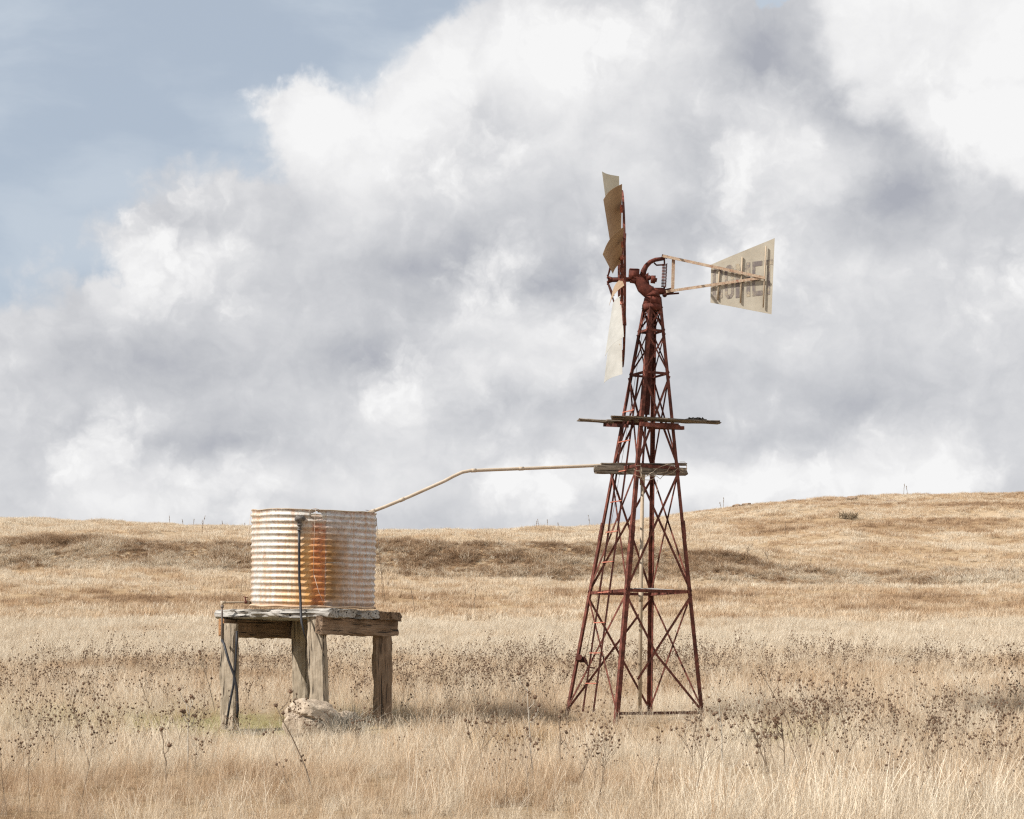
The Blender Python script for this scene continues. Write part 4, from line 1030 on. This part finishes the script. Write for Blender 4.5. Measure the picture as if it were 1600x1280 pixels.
wc_ = VM('SUBTRACT', wnoise(.9, 7, .58, (5, 1, 9), None, True), (.5, .5, .5))
bw = VM('ADD', base, VM('MULTIPLY', wc_, (1.3, 1.0, 0)))
bil0 = billow(bw, (0, 0, 0)); bil1 = billow(bw, (.20, -.26, 0))
relief = MA('SUBTRACT', bil0, bil1)
soft = [  # photo px, radii, rotation, gain
 (620, 215, 300, 150, 28, .50), (470, 200, 150, 120, 0, .35), (850, 90, 260, 170, 0, .55), (500, 350, 170, 110, 0, .22),
 (1000, 210, 220, 190, 0, .25), (1320, 420, 220, 120, 0, .16),
 (1400, 730, 150, 70, 0, .25), (1000, 770, 200, 70, 0, .2), (600, 755, 300, 70, 0, .2), (1300, 590, 200, 90, 0, .12), (1120, 460, 160, 100, 0, .15),
 (1560, 120, 160, 200, 0, .2), (1240, 760, 200, 60, 0, .2),
 (700, 430, 360, 110, 0, -.40), (600, 560, 230, 70, -8, -.42), (430, 330, 140, 90, 0, -.25), (1190, 120, 130, 190, 10, -.55), (1330, 200, 120, 70, -30, -.5),
 (1395, 300, 170, 90, 20, -.55), (1120, 270, 130, 140, 0, -.28), (1000, 340, 260, 80, 0, -.2), (860, 440, 200, 80, 0, -.35),
 (250, 570, 260, 80, 0, -.40), (350, 700, 300, 50, -3, -.3), (820, 625, 200, 50, 0, -.32), (1330, 620, 230, 60, 5, -.3),
 (1000, 560, 200, 80, 0, -.15), (1130, 700, 240, 60, 0, -.25), (260, 350, 120, 70, 0, -.25), (190, 720, 80, 50, 0, -.3), (420, 480, 200, 60, 0, -.1),
 (950, 120, 90, 60, 0, -.2), (500, 770, 600, 70, 0, .22), (1150, 750, 500, 90, 0, .22), (600, 800, 400, 40, 0, -.12),
]
hard = [  # crisp edged billows: photo px, radii, rotation, gain, edge
 (1250, 240, 130, 85, -5, .38, .30, .55), (1200, 185, 60, 50, 0, .25, .35, .55), (805, 548, 120, 80, 0, .38, .35, .6), (700, 605, 90, 40, 10, .25, .35, .6),
 (1405, 735, 110, 60, 0, .30, .3, .55), (172, 440, 45, 60, 0, .3, .3, .6), (205, 748, 70, 50, 0, .3, .35, .6), (200, 806, 100, 26, 0, .3, .3, .5),
 (480, 165, 90, 80, 0, .25, .3, .6), (620, 130, 120, 70, 20, .25, .3, .6), (1110, 760, 60, 40, 0, .25, .3, .6), (1010, 740, 90, 50, 0, .2, .3, .6), (300, 400, 80, 60, 0, .15, .3, .6), (620, 700, 120, 40, 0, .12, .3, .6),
 (758, 184, 60, 38, 0, -.34, .3, .7),
]
Bv = None
for px, py, rx, ry, ro, gn in soft:
    Bv = MA('MULTIPLY_ADD', blob(px, py, rx*1.25, ry*1.25, ro), gn*(1.2 if gn > 0 else 1.35), Bv if Bv is not None else .50)
for px, py, rx, ry, ro, gn, a_, b_ in hard:
    e0 = MA('MULTIPLY_ADD', MA('SUBTRACT', bil0, .62), 1.1, blob(px, py, rx*1.7, ry*1.7, ro, False, bw))
    Bv = MA('MULTIPLY_ADD', smooth(e0, a_-.22, b_+.22), gn, Bv)
sv2 = nt.nodes.new('ShaderNodeSeparateXYZ'); nt.links.new(warp, sv2.inputs[0])
ua, va = ang(1252, 0); ub, vb = ang(1275, 150)
dA = MA('SUBTRACT', sv2.outputs[0], ua+.1)
dB = MA('SUBTRACT', MA('MULTIPLY_ADD', sv2.outputs[0], .50, sv2.outputs[1]), vb+.50*ub)
d2 = MA('MINIMUM', dA, dB)
Bv = MA('MULTIPLY_ADD', smooth(d2, -.08, .38), .55, Bv)
Bv = MA('MULTIPLY_ADD', blob(1400, 130, 160, 120, 30), -.30, Bv)
det = MA('SUBTRACT', wnoise(.8, 10, .62, (1, 4, 2), warps, False, (.75, 1.25, 1)), .5)
Bv = MA('MULTIPLY_ADD', det, .7, Bv)
Bv = MA('MULTIPLY_ADD', relief, 1.05, Bv)
Bv = MA('MULTIPLY_ADD', MA('SUBTRACT', bil0, .62), .35, Bv)
Bv = MA('MULTIPLY_ADD', Bv, .74, .085)
# cover: signed distance from the edge of the big cloud
un, vn_ = .534, -.846
u0, v0 = ang(165, 370)
sw = nt.nodes.new('ShaderNodeSeparateXYZ'); nt.links.new(warp, sw.inputs[0])
dist = MA('ADD', MA('MULTIPLY', MA('SUBTRACT', sw.outputs[0], u0), un), MA('MULTIPLY', MA('SUBTRACT', sw.outputs[1], v0), vn_))
dist = MA('MULTIPLY_ADD', MA('SUBTRACT', bil0, .62), 2.6, dist)
dist = MA('MULTIPLY_ADD', blob(455, 175, 110, 90, 0, True, warp), .9, dist)
dist = MA('MULTIPLY_ADD', blob(690, 90, 120, 70, 0, True, warp), .7, dist)
dist = MA('MULTIPLY_ADD', blob(1232, -10, 80, 60, 0, False, warp), -5.0, dist)
dist = MA('MULTIPLY_ADD', blob(185, 440, 110, 90, 0, True, warp), -.9, dist)
cover = smooth(dist, -.15, .42)
rp = nt.nodes.new('ShaderNodeValToRGB'); e = rp.color_ramp.elements
def lin(c_): return tuple(((v/255+.055)/1.055)**2.4 if v > 10 else v/255/12.92 for v in c_)
st_ = [(0, (172, 175, 184)), (.25, (194, 196, 201)), (.5, (214, 215, 218)), (.75, (233, 233, 234)), (1, (246, 246, 246))]
while len(e) < len(st_): e.new(.5)
for i, (p_, c_) in enumerate(st_): e[i].position = p_; e[i].color = (*lin(c_), 1)
nt.links.new(Bv, rp.inputs[0])
# a thin veil of high cloud over the blue of the sky
skb = nt.nodes.new('ShaderNodeVectorMath'); skb.operation = 'SCALE'; skb.inputs[3].default_value = .105; nt.links.new(sky.outputs[0], skb.inputs[0])
vl = wnoise(.35, 6, .55, (2, 9, 0), warps, False, (.6, 1.6, 1))
veil = MA('MULTIPLY_ADD', smooth(vl, .38, .62), .26, .64)
blue = mixc(nt, veil, skb.outputs[0], lin((199, 209, 220)))
fin = mixc(nt, cover, blue, rp.outputs[0])
nt.links.new(fin, bg.inputs[0]); bg.inputs[1].default_value = 2**-.45
S.view_settings.view_transform = 'Standard'; S.view_settings.look = 'None'; S.view_settings.exposure = .45; S.view_settings.gamma = 1
S.cycles.use_denoising = False; S.cycles.max_bounces = 5; S.cycles.diffuse_bounces = 2; S.cycles.filter_width = 1.25; S.cycles.transparent_max_bounces = 8
